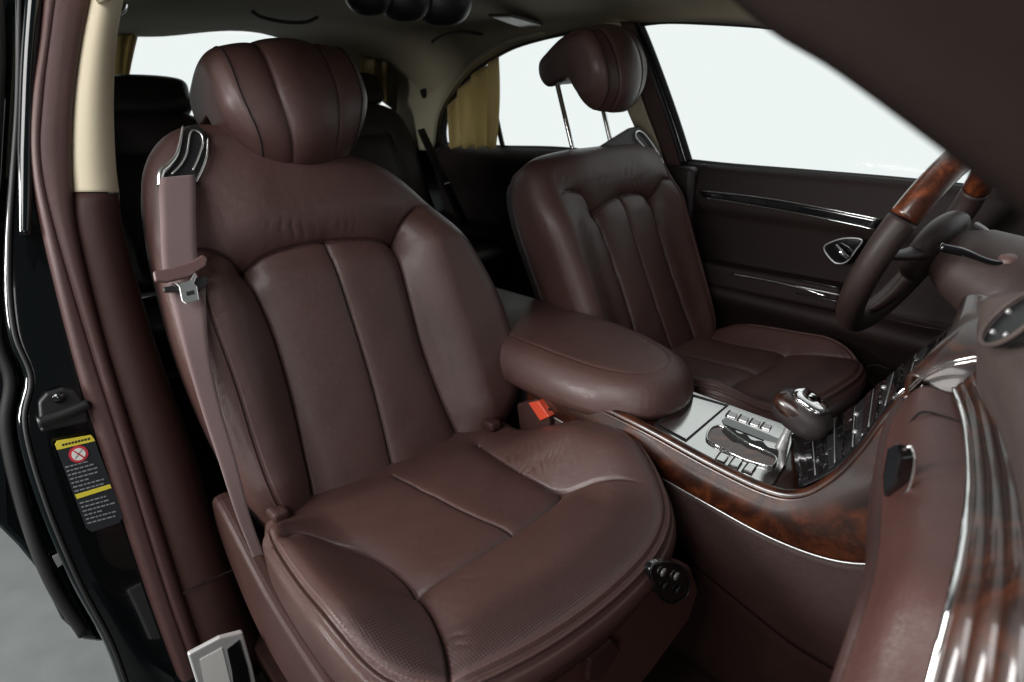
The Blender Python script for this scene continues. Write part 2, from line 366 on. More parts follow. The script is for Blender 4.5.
# ============================================================ seats
TB = np.array([-.428, 0, .904]); NB = np.array([.904, 0, .428])
TC = np.array([.995, 0, .0995]); NC = np.array([-.0995, 0, .995])
def build_seat(sign, dx, dy, cy, label, head_up, trim):
    """sign -1: built with the outboard shoulder towards -y (passenger); +1 mirrored (driver)"""
    m = -sign                       # s axis: +s always points inboard for the passenger
    es = np.array([0, float(m), 0])
    root = thing('seat', label, 'seat', (dx+.2, cy, .05), 'front seats')
    B = Frame((dx+(.05 if sign > 0 else 0), cy+(.008 if sign > 0 else 0), .33), es, TB, NB); C = Frame((dx, cy, .35 if sign < 0 else .362), es, TC, NC)
    # ---- backrest: outline and seams in seat measures (metres across, metres up)
    out = [(-.235, -.035), (-.285, .03), (-.312, .18), (-.322, .34), (-.315, .48), (-.305, .57), (-.285, .66), (-.245, .72), (-.19, .748), (-.12, .745), (-.03, .71), (.08, .668), (.165, .628), (.225, .575), (.275, .50), (.312, .41), (.340, .30), (.344, .19), (.328, .09), (.285, .02), (.21, -.03), (0, -.042)]
    if sign > 0: out = [(-.235, -.07), (-.285, .03), (-.305, .18), (-.312, .32), (-.318, .44), (-.312, .53), (-.290, .590), (-.24, .615), (-.12, .622), (0, .622), (.12, .622), (.24, .615), (.290, .590), (.312, .53), (.318, .44), (.312, .32), (.305, .18), (.285, .03), (.22, -.06), (0, -.09)]
    if sign > 0: out = [(s_*.84, t_) for s_, t_ in out]
    seams = [dict(p=[(-.178, .455), (-.168, .38), (-.165, .31), (-.170, .20), (-.182, .10), (-.19, .03), (-.205, -.05)], A=.020, D=.022),
             dict(p=[(.140, .452), (.134, .40), (.126, .30), (.122, .21), (.128, .10), (.138, .02), (.145, -.05)], A=.020, D=.022),
             dict(p=[(-.178, .455), (-.14, .474), (-.09, .482), (-.01, .482), (.07, .472), (.115, .462), (.140, .452)], A=.016, D=.022),
             dict(p=[(-.012, .480), (-.012, .40), (-.012, .31), (-.016, .17), (-.03, 0), (-.035, -.06)], A=.009, D=.014, g=.006),
             dict(p=[(-.178, .455), (-.20, .485), (-.235, .505), (-.275, .50), (-.31, .48)], A=.016, D=.02, t1=.4),
             dict(p=[(.140, .452), (.158, .485), (.19, .51), (.225, .52), (.255, .51)], A=.016, D=.02, t1=.4),
             dict(p=[(-.268, .60), (-.272, .50), (-.268, .40), (-.264, .27), (-.266, .15), (-.262, .06), (-.245, .0)], A=.003, D=.008, g=.004)]
    if sign > 0:
        for k in seams[:6]: k['p'] = [(s_*.72-.0, t_-.012) if abs(s_) < .2 else (s_*.84, t_-.012) for s_, t_ in k['p']]
        for k in seams[:6]: k['A'] *= .6; k['D'] *= .75
        seams[6]['p'] = [(s_*.84, t_-.05) for s_, t_ in seams[6]['p']]
    def bul(S, T):
        bol = sstep(np.abs(S+.012), .14, .235)*sstep(T, -.05, .08)*(1-sstep(T, .42, .54))
        up = .018*sstep(T, .45, .55)*(1-sstep(T, .60, .75))*(1-sstep(np.abs(S), .10, .25))
        q = np.clip(1-((S+.012)/.16)**2, 0, 1)
        return (.040 if sign < 0 else .026)*bol+up+.006*q*(1-sstep(T, .42, .48))-(.012 if sign < 0 else .04)*sstep(T, .52, .78)
    wr = wrinkles([(-.07, .515, .05, .0022, .026, .1), (.04, .512, .04, .0016, .024, .25), (.17, .52, .04, .0016, .022, .4), (-.27, .35, .06, .0008, .03, 1.3)])
    back, hb, _ = pillow('backrest', B, out, 'leather', root, seams, R=.052, depth=.075, bulge=bul, N=(370, 430) if sign < 0 else (220, 240), wr=wr)
    seam_shade_lines(B, hb, seams, back)
    sp = seams[6]['p']
    stitches(B, hb, offset_path(sp, .005), back); stitches(B, hb, offset_path(sp, -.005), back)
    # hard shell behind
    shell = [(s*.97, t*.97+.005) for s, t in out]
    Bk = Frame(B.o-NB*.125, es, TB, NB)
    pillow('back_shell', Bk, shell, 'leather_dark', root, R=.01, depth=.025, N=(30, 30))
    # ---- cushion
    if sign < 0:
        outc = [(-.302, .03), (-.322, .12), (-.331, .25), (-.330, .38), (-.308, .470), (-.255, .522), (-.16, .550), (-.05, .558), (.06, .550), (.150, .526), (.222, .480), (.272, .405), (.300, .30), (.292, .18), (.262, .06), (.245, -.08), (.0, -.14), (-.24, -.12), (-.275, -.05)]
    else:
        outc = [(-.27, .02), (-.29, .12), (-.295, .25), (-.29, .38), (-.265, .475), (-.205, .535), (-.12, .562), (-.01, .565), (.10, .552), (.195, .515), (.258, .44), (.285, .33), (.29, .20), (.285, .08), (.245, -.02), (.0, -.06), (-.22, -.05)]
    if sign > 0: outc = [(s_*.94, t_*.87 if t_ > 0 else t_) for s_, t_ in outc]
    if sign < 0:
        p_left = [C.px(q, .0) for q in [(290, 552), (300, 543), (318, 540), (350, 542), (382, 556), (405, 576), (425, 602), (439, 630), (447, 660), (449, 690)]]
        p_front = [C.px(q, .0) for q in [(413, 588), (440, 576), (470, 560), (505, 537), (535, 517), (553, 502), (560, 490), (552, 483)]]
        p_mid = [C.px(q, .0) for q in [(392, 474), (430, 493), (470, 513), (512, 532)]]
        p_right = [C.px(q, .0) for q in [(478, 440), (500, 455), (530, 472), (560, 484), (600, 490), (645, 497)]]
    else:
        p_left = [(-.20, .02), (-.185, .12), (-.19, .22), (-.20, .32), (-.215, .42), (-.235, .50)]
        p_front = [(-.195, .27), (-.12, .288), (-.02, .292), (.07, .285), (.125, .268)]
        p_mid = [(-.01, 0), (-.01, .10), (-.01, .20), (-.01, .29)]
        p_right = [(.15, -.02), (.132, .08), (.13, .18), (.14, .28), (.165, .36), (.20, .42)]
    sc = [dict(p=p_left, A=.018, D=.022), dict(p=p_front, A=.012, D=.016, g=.003),
          dict(p=p_mid, A=.004, D=.008, g=.003), dict(p=p_right, A=.016, D=.022, t1=.35)]
    def bulc(S, T):
        side = sstep(np.abs(S+.03), .16, .27)
        return (.046+.016*(S > 0))*side*(1-sstep(T, .32, .5))*np.where(S > 0, sstep(T, .05, .26), sstep(T, .0, .1))+.010*sstep(T, .25, .40)-.012*sstep(T, .46, .60)
    wrc = wrinkles([(.165, .17, .05, .0042, .018, 1.35), (.175, .24, .045, .0034, .016, 1.2), (-.12, .36, .05, .0011, .03, 1.9), (-.20, .46, .035, .0011, .024, 1.9)]) if sign < 0 else wrinkles([(.08, .30, .06, .0015, .014, 1.2)])
    pillow.opts = {'edge_groove': [(.0065, .004), (.0165, .004)], 'mask': lambda S, T: sstep(T, .04, .12)}
    cush, hc, Oc = pillow('cushion', C, outc, 'leather', root, sc, R=.040, depth=.05, inset=.93, bulge=bulc, N=(400, 400) if sign < 0 else (150, 150), wr=wrc,
                      perf=lambda S, T, d: sstep(T, .34, .40)*sstep(d, .026, .030)*(1-sstep(d, .075, .12))*(1-sstep(S, .16, .24)))
    pillow.opts = {}
    seam_shade_lines(C, hc, sc, cush)
    # welt and stitching along the front edge
    op = cr(outc, 400, True)
    def inward(d, lo, hi):
        c = np.array([-.02, .27]); P = op[(op[:, 1] > lo)]
        P = P[np.argsort(np.arctan2(P[:, 1]-.1, P[:, 0]))]
        T_ = np.gradient(P, axis=0); T_ /= np.linalg.norm(T_, axis=1)[:, None]; nn = np.stack([-T_[:, 1], T_[:, 0]], 1)
        s_ = np.sign(((c-P)*nn).sum(1))[:, None]; return P+nn*s_*d
    for d in (.0115,):
        P = inward(d, .115, 1); pts = [B_ for B_ in C.w(P[:, 0], P[:, 1], hc(P[:, 0], P[:, 1])-.0012)]
        tube('piping', pts[::4], .0032, 'leather', cush, n=120, sides=8)
    if sign < 0:
        for d in (.021,): stitches(C, hc, inward(d, .115, 1)[::6], cush, r=.0007)
    # ---- seat base under the cushion
    fx = dx+.47
    pl = C.w(np.array([q[0]*.9 for q in outc]), np.array([q[1]*.93-.0 for q in outc]), np.full(len(outc), -.10))
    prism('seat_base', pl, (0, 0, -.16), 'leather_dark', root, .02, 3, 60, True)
    for yy in (-.2, .2): box('seat_rail', (dx-.05, cy+yy-.02, .0), (dx+.42, cy+yy+.02, .10), 'black_plastic', root, .004)
    # side valance on the outboard side
    s0 = -.335
    vs = [C.w(s0, t, h) for t, h in [(-.10, .02), (.10, -.06), (.30, -.085), (.44, -.085), (.46, -.20), (.30, -.235), (0, -.23), (-.14, -.12), (-.16, -.02)]]
    prism('side_valance', vs, es*.035, 'leather_trim', root, .012, 3, 60, True)
    # ---- headrest: side profile in (t, n), swept across with rounded ends
    up = head_up
    prof = [(.632, .010), (.668, .062), (.73, .088), (.80, .086), (.848, .064), (.876, .018), (.886, -.04), (.880, -.10), (.868, -.145), (.825, -.160), (.785, -.140), (.772, -.09), (.762, -.045), (.70, -.030), (.645, -.022)]
    PR = cr(prof, 90, True); cen = np.array([.79, -.005])
    W = .146 if sign < 0 else .095; nS = 140; V = []; hs = .006 if sign < 0 else 0.; hn = 0. if sign < 0 else .085
    sv = W*np.sin(np.linspace(-math.pi/2, math.pi/2, nS))
    for s_ in sv:
        e = abs(s_)/W; k = (1-max(0, (e-.80)/.20)**2.2)**.5 if e < 1 else 0.0
        kk = .62+.38*k
        q = cen+(PR-cen)*kk*(1 if sign < 0 else .87)
        frontm = np.clip((PR[:, 1]-(-.02))/.09, 0, 1)
        g = 0
        for c0 in ((-.055, .062) if sign < 0 else (-.045, .045)): g = g+.0055*np.exp(-abs(s_-c0)/.011)+.003*np.exp(-((s_-c0)/.0022)**2)
        dirn = (PR-cen); dirn = dirn/np.linalg.norm(dirn, axis=1)[:, None]
        q = q-dirn*(g*(.25+.75*frontm))[:, None]+dirn*(.006*math.cos(min(1, abs(s_)/.06)*1.57)*frontm)[:, None]
        q = q.copy(); lo_t = q[:, 0] < .74; q[lo_t, 0] += (.74-q[lo_t, 0])*e**3*.34
        hi_t = q[:, 0] > .83; q[hi_t, 0] -= (q[hi_t, 0]-.83)*e**3.5*.22
        curve = -.35*s_*s_/W*1.0
        V.append(B.w(s_*(.74+.26*sstep(q[:, 0], .62, .76))*(1-.05*sstep(q[:, 0], .85, .90))+hs, q[:, 0]+up, q[:, 1]+curve*.6+hn))
    V = np.vstack(V); n_ = 90; F = grid_faces(nS, n_, True); F.append(tuple(range(n_))[::-1]); F.append(tuple((nS-1)*n_+i for i in range(n_)))
    if m < 0: F = [f[::-1] for f in F]
    head = make('headrest', V, F, 'leather', root)
    bmx = bmesh.new(); bmx.from_mesh(head.data); bmesh.ops.recalc_face_normals(bmx, faces=bmx.faces); bmx.to_mesh(head.data); bmx.free()
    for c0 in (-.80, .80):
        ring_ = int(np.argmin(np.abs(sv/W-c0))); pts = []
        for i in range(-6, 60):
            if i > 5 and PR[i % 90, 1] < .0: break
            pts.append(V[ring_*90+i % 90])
        if len(pts) > 6: tube('seam_line', [p+NB*.0006 for p in pts[::3]], .0013, 'seam_gap_shade', head, n=60, sides=6)
    for s_ in ((max(-.135, B.px((230, 124), -.085)[0]), .085) if sign < 0 else (-.075, .075)):
        tube('headrest_post', [B.w(s_, .60, -.105+hn*.75+(.02 if sign < 0 else 0)), B.w(s_, .82+up, -.105+hn)], .0065, 'chrome', root, sides=14)
        tube('post_socket', [B.w(s_, .595, -.04), B.w(s_, .622, -.04)], .011, 'black_plastic', root, sides=16)
    for s_, t_, w_ in ((-.262, -.01, .03), (.20, .0, .03)):
        if sign < 0: prism('hinge_cover', [C.w(s_+a_, t_+b_, .0) for a_, b_ in [(-w_/2, -.04), (w_/2, -.04), (w_/2, .04), (-w_/2, .04)]], NC*.022, 'leather_trim', root, .008, 3)
    # ---- belt guide on the outboard shoulder
    def bp(s_, t_, h):
        if sign > 0: s_, t_ = s_*.82, t_-.112
        return B.w(s_, t_, float(hb(s_, t_))+h)
    if sign < 0:
        gp_ = lambda a, b_, h: on(a, b_, NB, NB@B.o+h)
        gd = prism('belt_guide', [gp_(*q, .004) for q in [(186, 127), (196, 123), (206, 131), (208, 150), (203, 168), (197, 184), (160, 186), (159, 174), (171, 164), (177, 150), (181, 135)]], -NB*.02, 'black_plastic', root, .003, 2)
        tube('chrome_loop', [gp_(*q, .008) for q in [(183, 126), (180, 143), (176, 156), (168, 166), (161, 173), (160, 186)]], [.0018, .0022, .0028, .0032, .0045, .0062, .0055], 'satin_chrome', gd, n=50)
        tube('chrome_loop', [gp_(*q, .008) for q in [(172, 174), (181, 164), (187, 152), (190, 134), (194, 130), (201, 134), (203, 142), (199, 156), (193, 170)]], .0017, 'satin_chrome', gd, n=70)
        tube('chrome_loop', [gp_(*q, .008) for q in [(208, 138), (207, 155), (202, 170), (196, 182)]], [.0015, .0022, .002], 'satin_chrome', gd, n=40)
    else:
        gp_ = lambda a, b_, h: on(a, b_, NB, NB@B.o+h)
        gd = prism('belt_guide', [gp_(*q, -.012) for q in [(600, 146), (616, 136), (630, 127), (639, 125), (650, 136), (664, 158), (672, 178), (662, 176), (648, 158), (630, 150)]], -NB*.05, 'leather_dark', root, .008, 3)
        tube('chrome_loop', [gp_(*q, -.008) for q in [(638, 131), (636, 137), (648, 152), (659, 168), (664, 166), (656, 150), (645, 135)]], .0022, 'satin_chrome', gd, n=60, closed=True)
    return root, B, C, hb, hc
seatP, BP, CP, hbP, hcP = build_seat(-1, 0, 0, -.39, 'brown leather passenger seat nearest the open door with belt webbing over its shoulder', 0, 1)
seatD, BD, CD, hbD, hcD = build_seat(1, 0.0, 0, .39, 'brown leather driver seat beyond the console with its headrest raised on bare posts', .012, 1)

# switch panel and flap on the front of the passenger seat base
SB = [o for o in seatP.children if o.name.startswith('seat_base')][0]
def rrect(px, fn): return [fn(*q) for q in px]
fX = lambda a, b: WX(a, b, .535)
lg = prism('leg_panel', rrect([(600, 640), (640, 585), (668, 560), (692, 568), (700, 590), (690, 620), (655, 668), (630, 700), (480, 730), (530, 680)], fX), (-.03, 0, 0), 'leather_glove', seatP, .008, 3)
sw = prism('switch_panel', rrect([(650, 570), (658, 563), (672, 562), (684, 568), (690, 582), (686, 597), (672, 604), (660, 598), (652, 586)], lambda a, b: WX(a, b, .546)), (-.012, 0, 0), 'black_gloss', seatP, .003, 2, 40, True)
for a, b_ in [(663, 572), (676, 576), (665, 586), (678, 590)]:
    c = WX(a, b_, .548); tube('seat_button', [c, c+np.array([.002, 0, 0])], .0065, 'silver_plastic' if b_ < 580 else 'black_plastic', sw, n=4, sides=18)
tube('chrome_ring', [WX(a, b_, .548) for a, b_ in [(651, 570), (659, 563), (672, 562), (684, 568), (690, 582), (686, 597), (672, 604), (659, 597)]], .0012, 'black_plastic', sw, n=60, closed=True)
fl = prism('flap', rrect([(590, 660), (612, 640), (622, 650), (602, 682), (588, 682)], lambda a, b: WX(a, b, .548)), (-.014, 0, 0), 'leather_trim', seatP, .004, 2)

# ============================================================ seat belt
def strip(name, L, R, mat, parent, thick=.0014, n=60, m=6):
    return sheet(name, [L, R], mat, parent, n=n, m=m, thick=thick)
bl = thing('seat_belt', 'mauve webbing belt hanging over the passenger seat shoulder with a steel tongue', 'seat belt', tuple(BP.w(-.27, .2, .06)))
bpx = lambda a, b, h: on(a, b, NB, NB@BP.o+h)
hL = [.0, .022, .028, .03]
up_ = strip('webbing', [bpx(161, 178, .014), bpx(159, 190, .02), bpx(160, 220, .03), bpx(161, 250, .042), bpx(163, 274, .046)],
            [bpx(195, 175, .014), bpx(196, 190, .022), bpx(196, 220, .033), bpx(197, 250, .044), bpx(199, 268, .048)], 'webbing', bl)
lw_ = strip('webbing', [bpx(168, 284, 0.040), bpx(172, 305, 0.036), bpx(184, 350, 0.046), bpx(200, 405, 0.048), bpx(218, 460, 0.048), bpx(236, 515, 0.044), bpx(254, 560, 0.024)],
            [bpx(205, 280, 0.046), bpx(206, 300, 0.044), bpx(209, 350, 0.050), bpx(220, 405, 0.051), bpx(236, 460, 0.051), bpx(250, 515, 0.044), bpx(266, 560, 0.024)], 'webbing', bl)
stp = prism('belt_stop', [bpx(*q, .054) for q in [(153, 271), (170, 268), (190, 262), (203, 254), (208, 258), (206, 266), (190, 276), (168, 282), (155, 281)]], -NB*.012, 'brown_plastic', bl, .003, 3)
prism('tongue_cover', [bpx(*q, .052) for q in [(163, 287), (186, 283), (207, 275), (208, 284), (200, 291), (180, 292), (164, 292)]], -NB*.008, 'black_plastic', bl, .002, 2)
tg = [(173, 281), (178, 284), (190, 280), (195, 272), (197, 276), (194, 283), (197, 286), (199, 300), (186, 304), (182, 301), (179, 287)]
prism('tongue', [bpx(*q, .058) for q in tg], -NB*.004, 'satin_chrome', bl, .001, 2)
prism('tongue_slot', [bpx(*q, .0585) for q in [(186, 292), (194, 290), (195, 294), (187, 296)]], -NB*.001, 'black_rubber', bl, 0)

# buckle by the console
bk = thing('belt_buckle', 'dark belt buckle with a bright red release button between seat and console', 'buckle', tuple(WY(530, 415, -.2)))
by = lambda a, b, o_=0: WY(a, b, -.125+o_)
prism('buckle_body', [by(*q) for q in [(516, 404), (536, 399), (548, 412), (550, 432), (552, 470), (524, 470)]], (0, .03, 0), 'leather_trim', bk, .006, 3)
prism('release_button', [by(*q, -.004) for q in [(528, 403), (538, 401), (549, 417), (540, 421)]], (0, .02, 0), 'red_plastic', bk, .002, 2)

# ============================================================ centre console
cn = thing('centre_console', 'burl wood centre console with padded leather armrest and metal shifter plate', 'console', (.2, 0, .05))
A = Frame((-.03, .032, .475), (0, 1, 0), (1, 0, 0.03), (-.03, 0, 1))
oa = [(-.02, -.60), (.13, -.58), (.15, -.45), (.155, -.2), (.15, .05), (.128, .22), (.085, .33), (.0, .380), (-.085, .365), (-.138, .29), (-.160, .17), (-.160, .0), (-.150, -.07), (-.10, -.14), (-.05, -.22), (-.03, -.4), (-.03, -.58)]
pillow.opts = {'edge_groove': [(.050, .003)]}
A.o[2] = .515
arm, ha, _ = pillow('armrest', A, oa, 'leather', cn, [dict(p=[(-.13, .16), (-.05, .165), (.04, .165), (.13, .15)], A=.0, D=.01, g=.0)], R=.062, depth=.02, N=(140, 200), rp=2.3,
     bulge=lambda S, T: .012*(1-(S/.16)**2)-.012*sstep(T, .1, .42), wr=wrinkles([(-.05, -.40, .07, .0012, .02, 1.0)]))
pillow.opts = {}
# tunnel body under it
box('tunnel', (-.75, -.02, .02), (-.09, .16, .44), 'leather_dark', cn, .02)
box('tunnel', (-.10, -.075, .02), (.58, .17, .41), 'leather_dark', cn, .02)
ztop = .45
# wood flank facing the passenger
top = [WY(530, 374, -0.1007), WY(562, 390, -0.1007), WY(610, 413, -0.1007), WY(650, 433, -0.1007), WY(710, 466, -0.1007), WY(765, 492, -0.0994), WY(800, 497, -0.0976), WY(832, 481, -0.0915), WY(862, 452, -0.0854), WY(886, 420, -0.0793), WY(912, 395, -0.0732), WY(950, 374, -0.0671), WY(992, 366, -0.0610)]
bot = [WY(530, 402, -0.1067), WY(560, 418, -0.1067), WY(610, 448, -0.1067), WY(660, 474, -0.1067), WY(710, 502, -0.1067), WY(770, 534, -0.1067), WY(830, 556, -0.1037), WY(880, 560, -0.1007), WY(915, 545, -0.0976), WY(935, 520, -0.0915), WY(950, 490, -0.0884), WY(965, 455, -0.0854), WY(995, 420, -0.0793)]
mid = [(a+b_)/2+np.array([0, -.005, 0]) for a, b_ in zip(top, bot)]
sheet('wood_flank', [top, mid, bot], 'burl_wood', cn, n=120, m=24, thick=.012, off=0)
tube('chrome_strip', [b_+np.array([0, -.004, -.003]) for b_ in bot], .0018, 'silver_plastic', cn, n=120)
# rounded wood lip along the top edge
tube('wood_lip', [t_+np.array([0, .008, .0]) for t_ in top], .009, 'burl_wood', cn, n=120, sides=14)
# leather flank and carpet below
low = [WY(520, 470, -0.1098), WY(580, 500, -0.1098), WY(640, 530, -0.1098), WY(690, 560, -0.1098), WY(740, 600, -0.1098), WY(790, 640, -0.1098), WY(830, 665, -0.1098), WY(860, 682, -0.1098), WY(890, 700, -0.1098), WY(920, 700, -0.1037), WY(950, 700, -0.0976), WY(970, 690, -0.0915), WY(1000, 660, -0.0854)]
bo2 = [b_+np.array([0, .004, -.006]) for b_ in bot]
sheet('leather_flank', [bo2, [(a+b_)/2+np.array([0, -.012, 0]) for a, b_ in zip(bo2, low)], low], 'leather_flank', cn, n=80, m=16, thick=.012, off=0)
fz = [np.array([p[0], p[1]+.01, .01]) for p in low]
sheet('carpet_side', [[p+np.array([0, .004, .0]) for p in low], fz], 'carpet', cn, n=60, m=8, thick=.01, off=0)
# wood deck and far flank
Zq = lambda a, b, z=ztop: WZ(a, b, z)
dk = [(.30, -.158), (.66, -.158), (.70, -.12), (.66, .04), (.55, .062), (.42, .040), (.30, .015)]
prism('wood_deck', [(x-.045, y+.066, .415) for x, y in dk], (0, 0, .03), 'burl_wood', cn, .006, 3)
# metal shifter plate
pq = [(650, 428), (692, 391), (800, 430), (793, 440), (786, 464), (770, 489), (764, 490)]
plate = prism('shifter_plate', [Zq(*q) for q in pq], (0, 0, -.006), 'brushed_metal', cn, .0015, 2)
def on_plate(name, px, mat, h=.002, d=.004, bev=.0008, par=None, smooth=False, n=40):
    return prism(name, [WZ(a, b_, ztop+h) for a, b_ in px], (0, 0, -d), mat, par or plate, bev, 2, n, smooth)
on_plate('lid_gap', [(654, 424), (693, 394), (729, 405), (686, 442)], 'black_rubber', .0006, .001, 0)
on_plate('ashtray_lid', [(658, 424), (694, 397), (725, 406), (686, 439)], 'brushed_metal', .0028, .003, .001)
# shift gate: wood inlay, black serrated slot, chrome surround
gate = [(708, 432), (714, 426), (724, 427), (736, 436), (750, 444), (764, 450), (776, 458), (772, 466), (760, 464), (742, 458), (722, 448), (708, 440)]
on_plate('gate_inlay', gate, 'burl_wood_fine', .0016, .002, 0, smooth=True)
tube('gate_ring', [WZ(a, b_, ztop+.003) for a, b_ in gate], .0018, 'chrome', plate, n=70, closed=True)
on_plate('gate_slot', [(722, 429), (732, 427), (738, 433), (746, 434), (752, 440), (762, 441), (768, 447), (778, 450), (776, 457), (764, 453), (756, 449), (748, 447), (740, 442), (732, 440)], 'black_rubber', .0030, .002, 0, smooth=True)
on_plate('indicator_slot', [(722, 420), (726, 417), (768, 434), (782, 440), (780, 444), (764, 440), (724, 424)], 'black_gloss', .0016, .002, 0)
for i in range(4):
    x, y = 730+i*11.5, 411+i*3.9
    on_plate('heater_button', [(x, y), (x+8, y+2.6), (x+5, y+7), (x-3, y+4.2)], 'silver_plastic', .003, .003)
    on_plate('button_gap', [(x-1, y-1), (x+1, y-.6), (x-3, y+5), (x-5, y+4)], 'black_rubber', .0018, .001, 0)
for i in range(3):
    x, y = 721+i*14, 453+i*5
    on_plate('button_well', [(x-1, y-2), (x+9, y+1.5), (x+3, y+12), (x-8, y+8)], 'black_rubber', .0012, .001, 0)
    on_plate('plate_button', [(x, y-1), (x+8, y+2), (x+3, y+9), (x-5.5, y+6)], 'brushed_metal', .0045, .004, .001)
# gear selector
gs = WZ(781, 447, ztop)
gc = WY(798, 414, gs[1]+.01)
sel = thing('gear_selector', 'gear lever with a wood and leather knob topped in chrome', 'gear lever', tuple(gs))
tube('lever', [gs+np.array([0, 0, -.004]), gs*.5+gc*.5+np.array([-.002, 0, 0]), gc+np.array([-.002, 0, -.012])], [.011, .007, .0085], 'silver_plastic', sel, n=20, sides=16)
def knob(name, c, ax, R, mat, parent, nu=40, nv=24):
    V = []; c = np.array(c); ax = [np.array(a, float) for a in ax]
    for j in range(nv+1):
        ph = math.pi*j/nv-math.pi/2; z = math.copysign(abs(math.sin(ph))**.8, math.sin(ph)); rr = abs(math.cos(ph))**.8
        for i in range(nu):
            th = 2*math.pi*i/nu; ex = lambda v: math.copysign(abs(v)**.85, v)
            V.append(c+ax[0]*ex(math.cos(th))*rr*R[0]+ax[1]*ex(math.sin(th))*rr*R[1]+ax[2]*z*R[2])
    return make(name, V, grid_faces(nv+1, nu, True), mat, parent)
kb = knob('knob', gc+np.array([.006, 0, .002]), [(.93, 0, -.35), (0, 1, 0), (.35, 0, .93)], (.052, .032, .031), 'leather_dark', sel)
knob('knob_cap', gc+np.array([.017, -.001, .031]), [(.93, 0, -.35), (0, 1, 0), (.35, 0, .93)], (.030, .023, .009), 'leaf_mirror', kb)
knob('knob_inlay', gc+np.array([.004, -.012, .014]), [(.93, .1, -.35), (0, 1, .2), (.35, 0, .93)], (.041, .020, .017), 'burl_wood', kb)
# black centre stack with buttons climbing to the dash
stL = [WY(800, 488, -0.0854), WY(832, 472, -0.0824), WY(862, 444, -0.0762), WY(886, 412, -0.0702), WY(912, 389, -0.0671), WY(945, 366, -0.0610)]
stR = [WY(792, 436, 0.0850), WY(824, 424, 0.1050), WY(852, 410, 0.1150), WY(880, 386, 0.1250), WY(915, 358, 0.1350), WY(951, 328, 0.1550)]
st = sheet('centre_stack', [stL, stR], 'black_gloss', cn, n=30, m=8, thick=.006, off=0)
SL, SR = cr(stL, 30), cr(stR, 30)
for r in range(2, 28, 2):
    nk = 6 if r % 6 else 3
    for k in range(nk):
        p = SL[r]+(SR[r]-SL[r])*(k+.1)/nk; q = SL[r+1]+(SR[r+1]-SL[r+1])*(k+.1)/nk; w = (SR[r]-SL[r])/nk*.84; nrm = np.cross(q-p, w); nrm /= np.linalg.norm(nrm); nrm *= (1 if nrm[2] > 0 else -1)
        d = (q-p)*1.25
        prism('stack_button', [p, p+w, p+w+d, p+d], nrm*(.0048 if r % 6 else .0038), 'black_gloss' if r % 6 else 'black_plastic', st, .001, 1)
    if r % 6 == 0:
        for k in (.3, .7): knob('stack_knob', SL[r]+(SR[r]-SL[r])*k+nrm*.004, [(1, 0, 0), (0, 1, 0), (0, 0, 1)], (.0045, .0045, .003), random.choice(['silver_plastic', 'black_gloss']), st, 14, 8)
    if r % 4 == 0: tube('stack_trim', [SL[r]*.96+SR[r]*.04+nrm*.0045-d*.35, SL[r]*.04+SR[r]*.96+nrm*.0045-d*.35], .0009, 'silver_plastic', st, sides=6)
tube('chrome_edge', [WY(892, 400, -.065), WY(908, 386, -.06), WY(926, 373, -.045), WY(943, 361, .0), WY(951, 342, .07), WY(960, 323, .14)], .0025, 'chrome', cn, n=60)
for (a, b_, c, d) in [(770, 495, 850, 430), (784, 488, 826, 455), (745, 470, 792, 452)]:
    pass

# ============================================================ dashboard
db = thing('dashboard', 'leather dashboard with lacquered wood trim and a bright chrome line beside the camera', 'dashboard', (.95, 0, .4))
# rails run from the centre (far) to the passenger end (near); y falls from -.12 to -.68
def rail(px, ys): return [WY(a, b_, y) for (a, b_), y in zip(px, ys)]
ys6 = [-.13, -.20, -.28, -.36, -.44, -.50, -.55]
chrome_r = rail([(957, 395), (967, 425), (972, 460), (973, 500), (968, 550), (954, 620), (915, 770)], ys6)
glove_l = rail([(905, 398), (890, 425), (882, 465), (881, 515), (876, 565), (858, 630), (805, 780)], ys6)
glove_m = rail([(932, 398), (930, 425), (930, 465), (930, 510), (924, 560), (908, 625), (860, 775)], ys6)
glove_m = [p+np.array([-.01, 0, .012]) for p in glove_m]
gb = sheet('glove_box', [glove_l, glove_m, chrome_r], 'leather_glove', db, n=80, m=30, thick=.02, off=-1)
_a, _b, _c = cr(glove_l, 80), cr(glove_m, 80), cr(chrome_r, 80)
tube('panel_gap', [_a[16]*.4+_b[14]*.6+np.array([0, 0, .001]), _b[13]+np.array([-.001, 0, .003]), _b[12]*.5+_c[12]*.5+np.array([-.001, 0, .002]), _c[12]], .0012, 'seam_gap_shade', gb, n=24, sides=8)
under = [p+np.array([.03, -.0, -.14]) for p in glove_l]
sheet('knee_panel', [glove_l, [(a+b_)/2+np.array([-.01, 0, 0]) for a, b_ in zip(glove_l, under)], under], 'leather_trim', db, n=60, m=12, thick=.012, off=0)
tube('chrome_line', [p+np.array([-.004, 0, .006]) for p in chrome_r], [.0026, .003, .0032, .0032, .0032], 'chrome', db, n=120, sides=12, flat=1)
wood_r = rail([(985, 372), (1003, 415), (1016, 460), (1024, 500), (1032, 555), (1034, 620), (1022, 780)], ys6)
# fluted wood band between chrome line and pad
Rw = cr(chrome_r, 90); Rp = cr(wood_r, 90); V = []; nm = 61
for j in range(nm):
    t_ = j/(nm-1); w_ = abs(math.sin(t_*math.pi*3.0))**.36
    for i in range(90):
        P = Rw[i]+(Rp[i]-Rw[i])*t_; V.append(P+np.array([-.3, 0, .95])*(.0065*w_))
fb = make('fluted_wood', V, grid_faces(nm, 90), 'lacquer_wood', db); sd = fb.modifiers.new('thickness', 'SOLIDIFY'); sd.thickness = .006; sd.offset = 0
